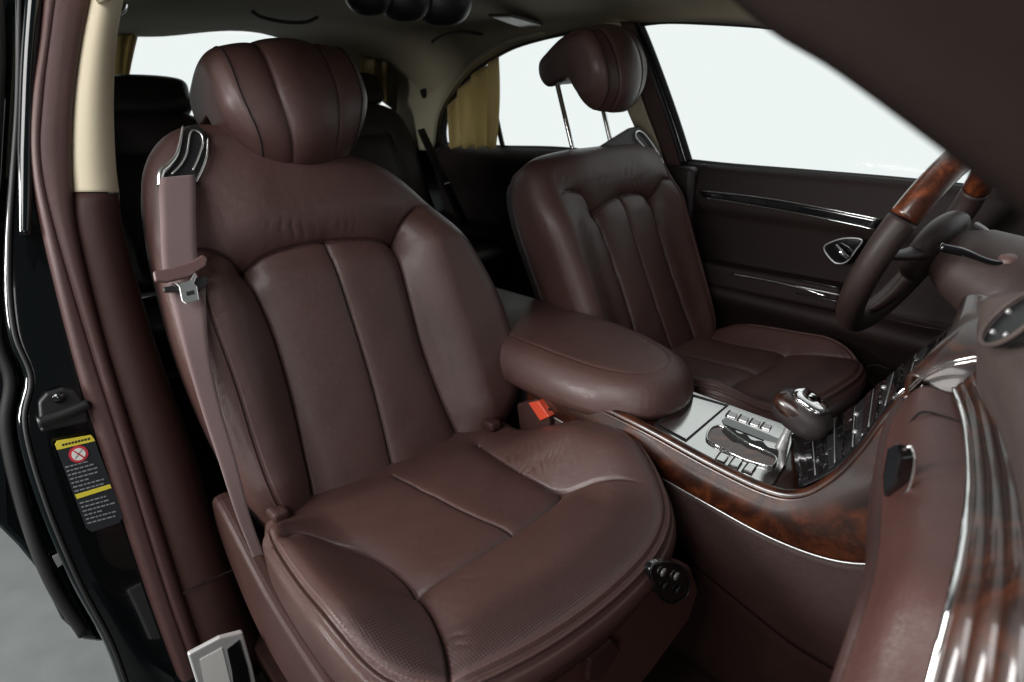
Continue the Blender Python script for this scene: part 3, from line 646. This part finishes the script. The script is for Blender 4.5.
# padded top
pad0 = [p+np.array([.0, 0, .004]) for p in wood_r]
pad1 = rail([(988, 338), (982, 358), (984, 385), (1004, 425), (1022, 480), (1034, 560), (1040, 770)], [-.12, -.14, -.18, -.24, -.34, -.46, -.55])
pad1 = [p+np.array([0, 0, .01]) for p in pad1]
pad2 = rail([(1004, 326), (1012, 350), (1022, 370), (1044, 420), (1066, 480), (1080, 560), (1090, 770)], [-.12, -.15, -.2, -.27, -.36, -.47, -.56])
pad2 = [p+np.array([.01, 0, .035]) for p in pad2]
pad3 = [p+np.array([.30, 0, .02]) for p in pad2]
sheet('dash_pad', [[p+np.array([.02, 0, -.04]) for p in pad1], pad1, pad2, pad3], 'leather_pad', db, n=70, m=40, thick=.012, off=0)
# centre wood panel beside the stack
cw = [(960, 322), (974, 313), (999, 308), (1010, 330), (1004, 362), (958, 370), (930, 380), (908, 396), (915, 382), (926, 373), (944, 361)]
L1 = [WY(960, 322, .10), WY(944, 361, -.02), WY(926, 373, -.06), WY(908, 396, -.10)]
L2 = [WY(1010, 308, .06), WY(1006, 335, -.04), WY(990, 366, -.09), WY(950, 400, -.11)]
L15 = [(a+b_)/2+np.array([-.02, 0, .02]) for a, b_ in zip(L1, L2)]
sheet('wood_panel', [L1, L15, L2], 'lacquer_wood', db, n=50, m=30, thick=.01, off=0)
for k, (dx_, dz_) in enumerate([(0, 0), (.003, .004)]):
    tube('chrome_arc', [WY(a, b_+k*4, y)+np.array([-.006, 0, .010]) for (a, b_), y in zip([(912, 398), (930, 382), (958, 371), (992, 365)], [-.12, -.125, -.13, -.13])], .0014, 'chrome', db, n=40)
# latch of the glove box
lt = prism('latch', [WY(a, b_, -.33) for a, b_ in [(901, 452), (912, 446), (916, 462), (910, 488), (897, 500), (896, 480)]], (-.008, -.014, .006), 'black_gloss', db, .002, 2)
tube('latch_rim', [WY(a, b_, -.348) for a, b_ in [(903, 450), (911, 447), (915, 462), (909, 488), (899, 498)]], .0014, 'chrome', lt, n=40)
# round centre vent
vc = WY(1024, 326, -.21); vn = np.array([-.75, -.35, .55]); vn /= np.linalg.norm(vn); va = np.cross(vn, [0, 0, 1]); va /= np.linalg.norm(va); vb = np.cross(vn, va)
circ = lambda r, h: [vc+vn*h+r*(va*math.cos(t_)+vb*math.sin(t_)) for t_ in np.linspace(0, 2*math.pi, 40, endpoint=False)]
vr = tube('air_vent', circ(.032, .012), .0026, 'leather_pad', db, n=80, closed=True, sides=12)
prism('vent_face', circ(.031, .006), vn*.003, 'black_plastic', vr, 0)
for t_ in range(5):
    a_ = t_*math.pi*.4; p = vc+vn*.010+.021*(va*math.cos(a_)+vb*math.sin(a_)); knob('vent_knob', p, [va, vb, vn], (.0028, .0028, .003), 'silver_plastic', vr, 12, 8)
# driver side of the dashboard
box('driver_side', (.72, .10, .42), (1.15, .72, .70), 'leather_trim', db, .06, 5)
for y0, y1, z_ in [(.16, .62, .535), (.16, .60, .515)]:
    pass
tube('chrome_line', [WY(878, 312, .58), WY(920, 320, .45), WY(962, 326, .30)], .0022, 'chrome', db, n=30)
tube('chrome_line', [WY(884, 318, .58), WY(920, 326, .45), WY(952, 331, .33)], .0014, 'chrome', db, n=30)

# ============================================================ steering wheel
til = rad(21); up3 = np.array([math.sin(til), 0, math.cos(til)]); axn = np.array([-math.cos(til), 0, math.sin(til)]); sd3 = np.array([0, 1., 0])
wc = np.array([.572, .39, .758]); RW = .182
stw = thing('steering_wheel', 'steering wheel rim in dark leather with a burl wood upper arc', 'steering wheel', tuple(wc))
def arc(a0, a1, n, r=RW): return [wc+r*(up3*math.cos(a)+sd3*math.sin(a)) for a in np.linspace(rad(a0), rad(a1), n)]
tube('wood_rim', arc(-68, 66, 30), .0235, 'rim_wood', stw, n=70, sides=20)
tube('leather_rim', arc(67, 291, 40), .0235, 'leather_rim', stw, n=120, sides=20)
hub = knob('hub', wc-axn*.03, [sd3, up3, axn], (.088, .066, .028), 'leather_rim', stw)
for a_ in (-90, 90, 180):
    d = up3*math.cos(rad(a_))+sd3*math.sin(rad(a_)); tube('spoke', [wc-axn*.03+d*.06, wc-axn*.02+d*.12, wc+d*(RW-.004)], [.022, .016, .012], 'leather_rim', stw, n=20, sides=12, flat=.5)
for a_, b_ in [(878, 255), (882, 268), (858, 280), (872, 268)]:
    c = WY(a_, b_, .26); knob('wheel_button', c, [sd3, up3, axn], (.006, .005, .004), 'silver_plastic', stw, 12, 8)
sc_ = thing('steering_column', 'brown shroud behind the steering wheel carrying two control stalks', 'steering column', tuple(wc-axn*.15))
cc = [wc-axn*d+np.array([0, 0, dz]) for d, dz in [(.012, .0), (.022, .0), (.07, .0), (.18, .0), (.27, -.005), (.38, -.02)]]
tube('shroud', cc, [.03, .088, .112, .108, .10, .11], 'leather_shroud', sc_, n=60, sides=40, flat=.72, up=(0, 0, 1))
sk = tube('stalk', [WY(1012, 264, .33), WY(990, 262, .30), WY(965, 253, .28), WY(940, 247, .26)], [.007, .005, .005, .0075, .007], 'black_gloss', sc_, n=30)
tube('stalk', [WY(1012, 262, .36), WY(998, 246, .38), WY(988, 232, .40), WY(976, 225, .42)], [.005, .003, .003, .006], 'silver_plastic', sc_, n=30)
knob('stalk_hub', WY(1008, 262, .33), [(1, 0, 0), (0, 1, 0), (0, 0, 1)], (.016, .02, .014), 'brown_plastic', sc_)

# ============================================================ far (driver) door
dr = thing('car_door', 'dark brown driver door trim below the large front side window', 'door', (.2, .78, .05), 'far side doors')
# inner panel
sill = [WY(684, 163, .73), WY(730, 168, .73), WY(800, 174, .73), WY(900, 183, .73), WY(1030, 197, .73), WY(1100, 204, .73)]
p1 = [p+np.array([0, -.015, -.012]) for p in sill]; p2 = [np.array([p[0], .70, .70]) for p in sill]; p3 = [np.array([p[0], .715, .66]) for p in sill]; p4 = [np.array([p[0], .725, .50]) for p in sill]; p5 = [np.array([p[0], .66, .46]) for p in sill]; p6 = [np.array([p[0], .72, .34]) for p in sill]; p7 = [np.array([p[0], .74, .0]) for p in sill]
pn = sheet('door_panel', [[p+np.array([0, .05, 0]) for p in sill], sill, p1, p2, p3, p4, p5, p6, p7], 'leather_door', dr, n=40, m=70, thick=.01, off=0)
tube('window_seal', [p+np.array([0, .012, .006]) for p in sill], .006, 'black_rubber', dr, n=40)
band = lambda u0, u1, y, z0, z1: None
tr1 = [WY(698, 190, .695), WY(760, 197, .695), WY(820, 207, .695), WY(882, 219, .695)]; tr2 = [WY(704, 197, .695), WY(760, 206, .695), WY(820, 217, .695), WY(876, 229, .695)]
sheet('lacquer_band', [tr1, tr2], 'black_gloss', dr, n=30, m=4, thick=.006, off=0)
tube('trim_line', [p+np.array([0, -.006, 0]) for p in tr1], .0012, 'chrome', dr, n=30); tube('trim_line', [p+np.array([0, -.006, 0]) for p in tr2], .0012, 'chrome', dr, n=30)
hp = [(824, 248), (834, 241), (848, 238), (862, 240), (856, 250), (846, 262), (834, 262)]
hd = prism('handle_bezel', [WY(a, b_, .69) for a, b_ in hp], (0, .008, 0), 'black_gloss', dr, .002, 2, 40, True)
tube('bezel_ring', [WY(a, b_, .688) for a, b_ in hp], .0018, 'silver_plastic', hd, n=60, closed=True)
tube('door_handle', [WY(836, 245, .680), WY(841, 252, .672), WY(848, 258, .676)], [.003, .006, .004], 'chrome', hd, n=20)
ar = [(705, 272), (760, 279), (800, 285), (840, 292)]
tube('armrest_line', [WY(a, b_, .645) for a, b_ in [(732, 274), (765, 280), (800, 288), (826, 296)]], .0020, 'chrome', dr, n=30)
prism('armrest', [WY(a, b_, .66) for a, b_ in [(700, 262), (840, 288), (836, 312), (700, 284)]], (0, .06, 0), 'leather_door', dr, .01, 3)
for k in range(3):
    tube('switch_line', [WY(796, 279+k*7, .648), WY(840, 288+k*7, .648)], .0018, 'silver_plastic' if k == 1 else 'black_gloss', dr, n=10)
# window frame, glass
wt = [WD(631, 25), WD(665, 21), WD(710, 22), WD(760, 25), WD(800, 30), WD(880, 50), WD(960, 90), WD(1040, 150)]
wl = [WD(640, 24), WD(650, 48), WD(664, 85), WD(678, 125), WD(690, 163)]
tube('window_frame', wl, .010, 'black_rubber', dr, n=60); tube('window_frame', wt, .008, 'black_rubber', dr, n=60)
tube('frame_trim', [p+np.array([-.018, -.012, 0]) for p in wl], .010, 'black_plastic', dr, n=60)
gt = cr(wt, 30); gbm = cr([WD(690, 163), WD(800, 172), WD(900, 181), WD(1090, 200)], 30)
sheet('window_glass', [gt, gbm], 'glass', dr, n=30, m=6, thick=.004, off=1)
box('lock_pin', tuple(WY(704, 167, .72)-np.array([.006, .006, 0])), tuple(WY(704, 167, .72)+np.array([.006, .006, .008])), 'black_plastic', dr, .002)
# door mirror outside
mr = thing('door_mirror', 'black outside mirror at the front corner of the driver window', 'mirror', tuple(WY(1015, 190, .95)))
prism('mirror_case', [WY(a, b_, .95) for a, b_ in [(1003, 176), (1008, 170), (1040, 180), (1060, 200), (1040, 205), (1012, 196), (1004, 186)]], (.02, .12, 0), 'body_paint', mr, .01, 3)
# ============================================================ far rear door
rd = thing('car_door', 'black trimmed left rear door with an arched window behind the driver', 'door', (-1.1, .78, .05), 'far side doors')
rs = [WY(440, 146, .74), WY(500, 149, .74), WY(560, 151, .74), WY(640, 160, .74), WY(676, 164, .74)]
q = lambda y, z: [np.array([p[0], y, z]) for p in rs]
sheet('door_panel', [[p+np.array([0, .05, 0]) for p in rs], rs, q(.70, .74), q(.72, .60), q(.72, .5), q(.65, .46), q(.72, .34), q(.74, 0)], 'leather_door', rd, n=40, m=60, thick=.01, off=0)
ra = [WD(446, 150), WD(444, 130), WD(449, 108), WD(461, 86), WD(480, 66), WD(508, 48), WD(540, 37), WD(580, 29), WD(642, 23)]
tube('window_frame', ra, .013, 'black_rubber', rd, n=90)
tube('quarter_post', [WD(494, 60, .01), WD(492, 90, .01), WD(497, 120, .01), WD(503, 148, .01)], .010, 'black_rubber', rd, n=20)
A1 = cr(ra, 50); B1 = cr([WD(446, 150), WD(500, 152), WD(625, 160)], 50)
sheet('window_glass', [A1, B1], 'glass', rd, n=50, m=6, thick=.004, off=1)
tube('window_seal', [p+np.array([0, .012, .006]) for p in rs], .008, 'black_rubber', rd, n=40)
def curtain(px_top, px_bot, label, fn, folds, name='window_curtain'):
    n = 120; T_ = cr([fn(*q_) for q_ in px_top], n); B_ = cr([fn(*q_) for q_ in px_bot], n); V = []
    nv = np.cross(T_[-1]-T_[0], B_[0]-T_[0]); nv /= np.linalg.norm(nv)
    for j in range(20):
        t_ = j/19.
        for i in range(n):
            a_ = i/(n-1)*folds*6.283; V.append(T_[i]*(1-t_)+B_[i]*t_+nv*(.020*math.sin(a_+.6*math.sin(t_*3))+.004*math.sin(2.3*a_+t_*2)))
    o = make(name, V, grid_faces(20, n), 'curtain_cloth'); s_ = o.modifiers.new('thickness', 'SOLIDIFY'); s_.thickness = .002
    return tag(o, label, 'curtain', 'gold window curtains')
curtain([(447, 118), (455, 98), (472, 76), (498, 57)], [(447, 147), (462, 147), (480, 147), (496, 147)], 'gold pleated curtain gathered at the arched rear side window', lambda a, b: WD(a, b, -.05), 4)
curtain([(117, 33), (128, 33), (137, 37)], [(114, 82), (122, 82), (128, 80)], 'gold curtain beside the rear window left of the passenger headrest', lambda a, b: WX(a, b, -1.85), 2)
curtain([(362, 58), (375, 60), (388, 63)], [(362, 100), (374, 101), (386, 102)], 'gold curtain strip at the rear window just right of the passenger headrest', lambda a, b: WX(a, b, -1.84), 2)

# ============================================================ car body shell
cb = thing('bodyshell', 'dark painted car body shell with olive roof lining around the seats', 'car body', (-.5, 0, 0))
r0 = [WD(830, 34), WD(810, 28), WD(780, 24), WD(730, 18), WD(660, 17), WD(600, 22), WD(545, 34), WD(508, 46), WD(475, 69), WD(455, 95), WD(443, 118), WD(442, 149)]
x_ = [.30, .24, .15, .0, -.25, -.5, -.75, -1.0, -1.3, -1.6, -1.85, -2.0]
r1 = [np.array([x, .55-.02*max(0, -x), z]) for x, z in zip(x_, [1.20, 1.205, 1.215, 1.225, 1.24, 1.245, 1.245, 1.24, 1.225, 1.19, 1.07, .86])]
r1[-1] = WX(404, 118, -1.95); r1[-2] = WX(401, 84, -1.93); r1[-3] = WX(390, 61, -1.88)
r2 = [np.array([x*.96, .25, z]) for x, z in zip(x_, [1.235, 1.24, 1.245, 1.255, 1.265, 1.27, 1.27, 1.265, 1.265, 1.265, 1.262, 1.258])]
r3 = [np.array([p[0], -.25, p[2]]) for p in r2]
r4 = [np.array([p[0], -.52, z]) for p, z in zip(r2, [1.235, 1.235, 1.235, 1.235, 1.24, 1.245, 1.245, 1.24, 1.245, 1.25, 1.25, 1.25])]
r5 = [np.array([p[0], -.68, z]) for p, z in zip(r2, [1.20, 1.20, 1.20, 1.20, 1.195, 1.19, 1.19, 1.19, 1.20, 1.21, 1.22, 1.22])]
roof = sheet('headliner', [r0, r1, r2, r3, r4, r5], 'headliner', cb, n=90, m=50, thick=.03, off=0)
cpx = lambda x: (lambda L: [WX(a, b_, xx) for a, b_, xx in L])(x)
sheet('c_pillar_cover', [[WD(545, 33, -.05), WD(505, 44, -.05), WD(470, 66, -.05), WD(449, 92, -.05), WD(437, 118, -.05), WD(434, 150, -.05)], cpx([(500, 30, -1.10), (462, 42, -1.35), (440, 62, -1.5), (428, 90, -1.55), (420, 120, -1.6), (418, 150, -1.6)]), cpx([(440, 34, -1.4), (412, 46, -1.6), (404, 62, -1.8), (400, 84, -1.85), (398, 110, -1.85), (396, 150, -1.85)])], 'c_pillar_cloth', cb, n=50, m=24, thick=.012, off=0)
sp_ = [WD(648, 20, -.02), WD(655, 60, -.02), WD(668, 110, -.02), WD(682, 165, -.02), WD(690, 185, -.02)]
# far B pillar: brown seal, cream cover, brown lower cover
bpA = [WD(622, 22), WD(630, 60), WD(642, 105), WD(660, 150), WD(672, 200)]
bpB = [WD(640, 22, .0), WD(652, 60), WD(668, 105), WD(682, 150), WD(694, 190)]
pl_ = [p+np.array([0, -.03, 0]) for p in bpA]
sheet('b_pillar_seal', [[p+np.array([-.005, -.02, 0]) for p in bpB], [(a+b_)/2+np.array([0, -.045, 0]) for a, b_ in zip(bpA, bpB)]], 'leather_seal', cb, n=40, m=6, thick=.02, off=0)
sheet('b_pillar_cover', [[(a+b_)/2+np.array([0, -.04, 0]) for a, b_ in zip(bpA, bpB)], [p+np.array([-.01, -.055, 0]) for p in bpA]], 'cream_trim', cb, n=40, m=6, thick=.02, off=0)
box('b_pillar_base', (-.36, .68, .0), (-.12, .80, .80), 'leather_dark', cb, .02)
# floor, tunnel, bulkheads
box('floor_carpet', (-2.1, -.72, -.06), (1.2, .76, .0), 'carpet', cb, .005)
box('rear_shelf', (-2.3, -.70, .55), (-1.75, .76, .82), 'black_plastic', cb, .02)
sheet('rear_glass', [[(-1.93, -.62, 1.25), (-1.97, 0, 1.262), (-1.93, .62, 1.24)], [(-2.25, -.68, .82), (-2.30, 0, .83), (-2.25, .68, .82)]], 'glass', cb, n=20, m=6, thick=.004)
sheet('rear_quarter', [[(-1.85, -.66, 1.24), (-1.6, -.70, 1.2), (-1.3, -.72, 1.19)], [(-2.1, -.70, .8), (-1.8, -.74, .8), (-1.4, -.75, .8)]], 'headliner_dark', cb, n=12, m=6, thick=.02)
box('rear_wheel_arch', (-2.2, -.80, -.05), (-1.3, -.70, .82), 'black_plastic', cb, .01)
box('rear_wheel_arch', (-2.2, .73, -.05), (-1.45, .82, .80), 'black_plastic', cb, .01)
box('firewall', (1.15, -.72, -.05), (1.2, .76, .74), 'carpet', cb, .01)
# --- near B pillar (passenger side)
def xs_of(b_): return float(np.interp(b_, [0, 100, 190, 350, 560, 700], [-.36, -.33, -.30, -.25, -.15, -.10]))
def PX(px, dx_=0): return [WX(a, b_, xs_of(b_)+dx_) for a, b_ in px]
e0 = [(46, -20), (40, 40), (32, 100), (31, 160), (43, 230), (78, 370), (118, 500), (158, 620), (192, 710)]
e1 = [(58, -20), (50, 40), (43, 100), (41, 160), (55, 230), (90, 350), (128, 470), (168, 600), (208, 710)]
e2 = [(94, -20), (82, 40), (74, 100), (72, 160), (77, 230), (104, 340), (136, 445), (178, 580), (222, 710)]
e3 = [(124, -20), (114, 40), (111, 100), (113, 160), (121, 230), (152, 340), (190, 445), (226, 560), (292, 710)]
sheet('door_seal', [PX(e0, -.01), PX([(a+4, b_) for a, b_ in e0], .010), PX([(a-3, b_) for a, b_ in e1], .014), PX(e1, .011), PX([(a+4, b_) for a, b_ in e1], .015), PX([((a*1+c)/2, b_) for (a, b_), (c, d) in zip(e1, e2)], .018), PX([(a-4, b_) for a, b_ in e2], .015), PX(e2, -.002)], 'leather_seal', cb, n=90, m=50, thick=.006, off=0)
def cut(L, lo, hi):
    a = np.array(L, float); bs = [lo]+[b_ for b_ in a[:, 1] if lo < b_ < hi]+[hi]; return [(float(np.interp(b_, a[:, 1], a[:, 0])), b_) for b_ in bs]
def mids(L, R, t_): return [(l[0]*(1-t_)+r[0]*t_, l[1]*(1-t_)+r[1]*t_) for l, r in zip(L, R)]
for nm_, lo, hi, mt in [('b_pillar_cover', -20, 192, 'cream_trim'), ('b_pillar_panel', 193.5, 710, 'leather_trim')]:
    L_, R_ = cut(e2, lo, hi), cut(e3, lo, hi)
    if len(L_) != len(R_): R_ = [(float(np.interp(b_, [r[1] for r in R_], [r[0] for r in R_])), b_) for _, b_ in L_]
    sheet(nm_, [PX(L_, .002), PX(mids(L_, R_, .25), .016), PX(mids(L_, R_, .6), .018), PX(mids(L_, R_, .9), .002), PX(R_, -.03), [p+np.array([-.12, .01, 0]) for p in PX(R_, -.03)]], mt, cb, n=70, m=40, thick=.008, off=0)
tube('panel_gap', [q_+np.array([.006, 0, 0]) for q_ in PX([(182, 592), (205, 580), (232, 568)], .018)], .0012, 'seam_gap_shade', cb, n=20, sides=6)
# painted pillar face, outboard of the seal
s0_ = [(20, -20), (18, 100), (9, 250), (14, 330), (31, 378), (25, 425), (45, 500), (78, 580), (112, 645), (135, 710)]
s1_ = [(56, -20), (40, 100), (50, 250), (75, 330), (88, 378), (102, 425), (125, 500), (152, 580), (176, 645), (200, 710)]
pf = sheet('painted_pillar', [PX(s0_, -.05), PX(s0_, -.02), PX(s1_, -.018)], 'body_paint', cb, n=80, m=30, thick=.006, off=0, smooth_across=True)
tube('pillar_weatherstrip', PX(s0_, -.012), .0035, 'black_rubber', cb, n=120)
tube('pillar_highlight', PX([(36, -20), (30, 60), (27, 140), (25, 235)], -.004), [.012, .012, .012, .008], 'body_paint', cb, n=60)  # tube added to catch a gloss highlight down the pillar
# catch bracket with bolt
br = prism('hinge_bracket', PX([(38, 400), (46, 391), (62, 386), (74, 388), (84, 402), (88, 420), (40, 430)], .0), (.012, 0, 0), 'black_plastic', cb, .004, 3)
tube('bracket_lip', PX([(38, 423), (60, 416), (88, 404)], .014), .009, 'black_plastic', br, n=20)
c_ = PX([(59, 397)], .012)[0]; tube('bolt', [c_, c_+np.array([.006, 0, 0])], .009, 'black_gloss', br, n=3, sides=18)
# chrome sill finisher
sl = prism('sill_plate', [WX(a, b_, .02) for a, b_ in [(188, 655), (220, 638), (243, 632), (253, 668), (262, 710), (205, 710)]], (-.01, 0, 0), 'polished_sill', cb, .003, 2)
prism('sill_dark_reflection', [WX(a, b_, .0225) for a, b_ in [(227, 650), (240, 640), (248, 668), (254, 700), (236, 705), (232, 672)]], (-.003, 0, 0), 'black_gloss', sl, .001, 2)  # black piece stands in for a dark reflection on the plate
prism('sill_label_glare', [WX(a, b_, .0215) for a, b_ in [(200, 660), (222, 648), (232, 690), (208, 700)]], (-.001, 0, 0), 'label_white', sl, 0)  # white label, enlarged to stand in for the plate's bright reflection
box('rocker', (-.45, -.88, -.20), (1.1, -.74, .02), 'body_paint', cb, .03)
# near A pillar and roof rail, close to the camera
ap0 = [WY(700, -60, -.62), WY(745, -10, -.62), WY(790, 26, -.625), WY(845, 58, -.63), WY(930, 118, -.64), WY(1024, 188, -.65), WY(1120, 262, -.66)]
ap1 = [p+np.array([.03, .03, .035]) for p in ap0]; ap2 = [p+np.array([.055, .03, .10]) for p in ap0]; apm = [p+np.array([.0, -.01, .03]) for p in ap0]; ap3 = [p+np.array([.02, -.05, .12]) for p in ap0]
sheet('a_pillar', [ap1, ap0, apm, [p+np.array([.01, -.03, .07]) for p in ap0], ap3], 'pillar_trim', cb, n=50, m=24, thick=.01, off=0)

# airbag warning label on the painted pillar
wl_ = thing('warning_label', 'black warning sticker with yellow bars and a red ring symbol on the painted pillar', 'sticker', tuple(PX([(90, 480)])[0]))
lo_ = .005
def lab(name, px, mat, h, par=wl_): return prism(name, PX(px, lo_+h), (-.0012, 0, 0), mat, par, 0)
card = lab('card', [(55, 445), (93, 436), (123, 516), (119, 523), (92, 532), (86, 528)], 'label_black', 0)
lab('yellow_bar', [(55, 445), (57, 441), (91, 435), (94, 439), (95, 441), (57, 450)], 'label_yellow', .001)
lab('yellow_bar', [(75, 495), (110, 484.5), (111.5, 488), (77, 499)], 'label_yellow', .001)
rc = PX([(78.5, 454)], lo_+.0016)[0]
ex = PX([(88, 451.5)], lo_+.0016)[0]-rc; ey = PX([(80.5, 462)], lo_+.0016)[0]-rc
ring = lambda k: [rc+np.array([.0004*(2-k), 0, 0])+ex*k*math.cos(a_)+ey*k*math.sin(a_) for a_ in np.linspace(0, 6.283, 30, endpoint=False)]
prism('symbol_ring', ring(1.0), (-.0008, 0, 0), 'label_red', wl_, 0)
prism('symbol_disc', [p+np.array([.0008, 0, 0]) for p in ring(.72)], (-.0008, 0, 0), 'label_white', wl_, 0)
for k in (-1, 1):
    a_ = [rc+np.array([.0022, 0, 0])+ex*u_+ey*v_ for u_, v_ in [(-.5, -.5*k-.1), (-.4, -.5*k-.15), (.5, .5*k-.05), (.4, .5*k+.1)]]
    prism('symbol_stroke', a_, (-.0005, 0, 0), 'label_red' if k > 0 else 'label_black', wl_, 0)
for i in range(15):
    if i in (7, 8): continue
    t_ = i/14; y0 = 467+i*4.0; x0 = 65+(y0-467)*.40; L_ = random.uniform(26, 30) if i % 4 else 18
    x = x0
    while x < x0+L_:
        w_ = random.uniform(2, 5); dy = -(x-x0)*.27
        lab('text_line', [(x, y0+dy), (x+w_, y0+dy-.27*w_), (x+w_+.3, y0+dy-.27*w_+1.1), (x+.3, y0+dy+1.1)], 'label_grey', .0008, card); x += w_+1.1
for i in range(9):
    x = 62+i*3.2; lab('text_line', [(x, 446.2-i*.75), (x+2.2, 445.7-i*.75), (x+2.4, 443.6-i*.75), (x+.2, 444.1-i*.75)], 'label_black', .0016, card)

# ============================================================ near rear door, ajar behind the pillar
nd = thing('car_door', 'glossy black rear door edge at the far left, above the studio floor', 'door', tuple(WX(20, 400, -.36)))
ps = [(-120, -30), (24, -30), (15, 100), (6, 250), (11, 330), (28, 378), (21, 425), (41, 500), (75, 580), (108, 645), (84, 642), (62, 622), (50, 598), (40, 575), (18, 548), (0, 530), (-120, 440)]
prism('door_shell', [WX(a, b_, xs_of(b_)-.075) for a, b_ in ps], (-.75, -.03, 0), 'body_paint', nd, .012, 3)
tube('door_seal', [WX(a, b_, xs_of(b_)-.068) for a, b_ in [(-6, -20), (-2, 60), (-8, 200), (-4, 330), (10, 380), (6, 430), (24, 510), (50, 580), (84, 634)]], .010, 'black_rubber', nd, n=80)
prism('latch_plate', [WX(a, b_, xs_of(b_)-.066) for a, b_ in [(52, 557), (72, 547), (78, 553), (58, 568)]], (-.004, 0, 0), 'silver_plastic', nd, .001, 2)
prism('connector', [WX(a, b_, xs_of(b_)-.066) for a, b_ in [(10, 222), (36, 226), (38, 236), (12, 234)]], (.006, 0, 0), 'black_plastic', nd, .002, 2)
# rear side wall and drawn blind, passenger side
rw = thing('car_door', 'dark inner panel of the right rear door behind the pillar', 'door', (-1.0, -.74, .05))
box('inner_panel', (-1.9, -.79, .0), (-.42, -.745, .80), 'leather_dark', rw, .01)
box('window_glass', (-1.9, -.772, .80), (-.44, -.768, 1.19), 'glass', rw, 0)

# ============================================================ rear seats
def rear_seat(cy, label):
    r = thing('seat', label, 'seat', (-1.4, cy, .05), 'rear seats')
    Rr = Frame((-1.42, cy, .47), (0, 1, 0), TB, NB)
    o_ = [(-.25, -.02), (-.27, .15), (-.27, .4), (-.24, .52), (-.15, .575), (0, .59), (.15, .575), (.24, .52), (.27, .4), (.27, .15), (.25, -.02), (0, -.05)]
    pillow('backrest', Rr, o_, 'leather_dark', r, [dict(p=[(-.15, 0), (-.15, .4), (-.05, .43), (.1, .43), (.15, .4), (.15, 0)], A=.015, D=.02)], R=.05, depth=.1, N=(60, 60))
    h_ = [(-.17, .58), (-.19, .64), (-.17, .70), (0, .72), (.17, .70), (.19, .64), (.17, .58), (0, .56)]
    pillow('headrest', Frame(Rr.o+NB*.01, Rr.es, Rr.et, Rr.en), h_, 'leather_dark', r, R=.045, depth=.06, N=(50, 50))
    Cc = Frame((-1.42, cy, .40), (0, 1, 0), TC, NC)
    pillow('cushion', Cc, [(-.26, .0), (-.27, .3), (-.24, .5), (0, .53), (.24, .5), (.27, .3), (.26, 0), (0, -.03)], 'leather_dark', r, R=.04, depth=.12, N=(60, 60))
    box('seat_base', (-1.5, cy-.24, .0), (-.98, cy+.24, .25), 'black_plastic', r, .01)
    return r
rear_seat(-.40, 'dark leather rear seat behind the passenger seat, mostly in shadow')
rear_seat(.40, 'dark leather rear seat visible in the gap between the two front seats')
# its belt
rb = thing('seat_belt', 'dark rear seat belt with a small steel tongue in the gap between front seats', 'seat belt', tuple(WX(440, 180, -1.25)))
sheet('webbing', [[WX(a, b_, -1.25) for a, b_ in [(417, 130), (428, 155), (442, 185), (460, 225)]], [WX(a, b_, -1.25) for a, b_ in [(424, 128), (436, 153), (450, 183), (468, 222)]]], 'leather_dark', rb, n=30, m=3, thick=.002)
prism('tongue', [WX(a, b_, -1.24) for a, b_ in [(444, 184), (450, 182), (453, 190), (447, 191)]], (-.004, 0, 0), 'brushed_metal', rb, .001, 2)

# ============================================================ roof fittings
gp = thing('roof_gauge_console', 'black roof housing of three rounded gauge pods hanging from the lining', 'gauge pod', (-.45, .0, 1.24))
for i, (a, b_, r_) in enumerate([(368, -13, 20), (404, -10, 23), (442, -8, 26)]):
    c = WX(a, b_, -.42); knob('gauge_pod', c, [(.5, .86, 0), (.86, -.5, 0), (0, 0, 1)], (r_/628*1.75, .06, r_/628*1.75), 'black_plastic', gp, 28, 18)
box('pod_base', (-.52, -.16, 1.225), (-.34, .14, 1.262), 'black_plastic', gp, .01)
rl = thing('roof_mirror', 'vanity mirror with painted white glare set into the lining above the arched window', 'mirror', tuple(WZ(520, 24, 1.21)))
prism('mirror_glass', [WZ(a, b_, 1.205) for a, b_ in [(493, 18), (510, 18), (549, 28), (530, 31)]], (0, 0, .006), 'label_white', rl, .001, 2)  # matte white stands in for the mirror's bright reflection
prism('mirror_surround', [WZ(a, b_, 1.208) for a, b_ in [(488, 16), (512, 16), (556, 28), (530, 33)]], (0, 0, .006), 'headliner_dark', rl, .002, 2)
def grab(px, x_, label):
    pts = [WX(a, b_, x_) for a, b_ in px]; o_ = tube('grab_handle', pts, .005, 'headliner_dark', None, n=30); return tag(o_, label, 'grab handle', 'roof grab handles')
grab([(252, 11), (262, 17), (285, 22), (306, 22), (318, 17)], -1.0, 'dark folded grab handle on the roof above the passenger headrest')
grab([(432, 42), (442, 36), (462, 32), (482, 34), (490, 30)], -.95, 'dark grab handle on the lining above the arched rear window')
prism_hook = tag(tube('coat_hook', [WX(126, 3, -.6), WX(124, 10, -.6), (WX(119, 14, -.6))], .004, 'chrome', None, n=12), 'small chrome coat hook beside the top of the cream pillar', 'hook')
rlamp = thing('reading_lamp', 'small black reading lamp on the beige rear pillar', 'lamp', tuple(WX(425, 93, -1.6)))
prism('lamp_body', [WX(a, b_, -1.55) for a, b_ in [(420, 90), (429, 87), (432, 95), (423, 99)]], (.01, -.01, 0), 'black_plastic', rlamp, .003, 2)

# ============================================================ foot well
fm = thing('floor_mat', 'dark brown carpet mat with a bound edge in front of the passenger seat', 'mat', (.72, -.45, .012))
box('mat_carpet', (.50, -.66, .003), (.98, -.24, .014), 'carpet', fm, .004)
tube('mat_binding', [(.50, -.66, .014), (.98, -.66, .014), (.98, -.24, .014), (.50, -.24, .014)], .005, 'leather_trim', fm, n=80, closed=True, sides=8)
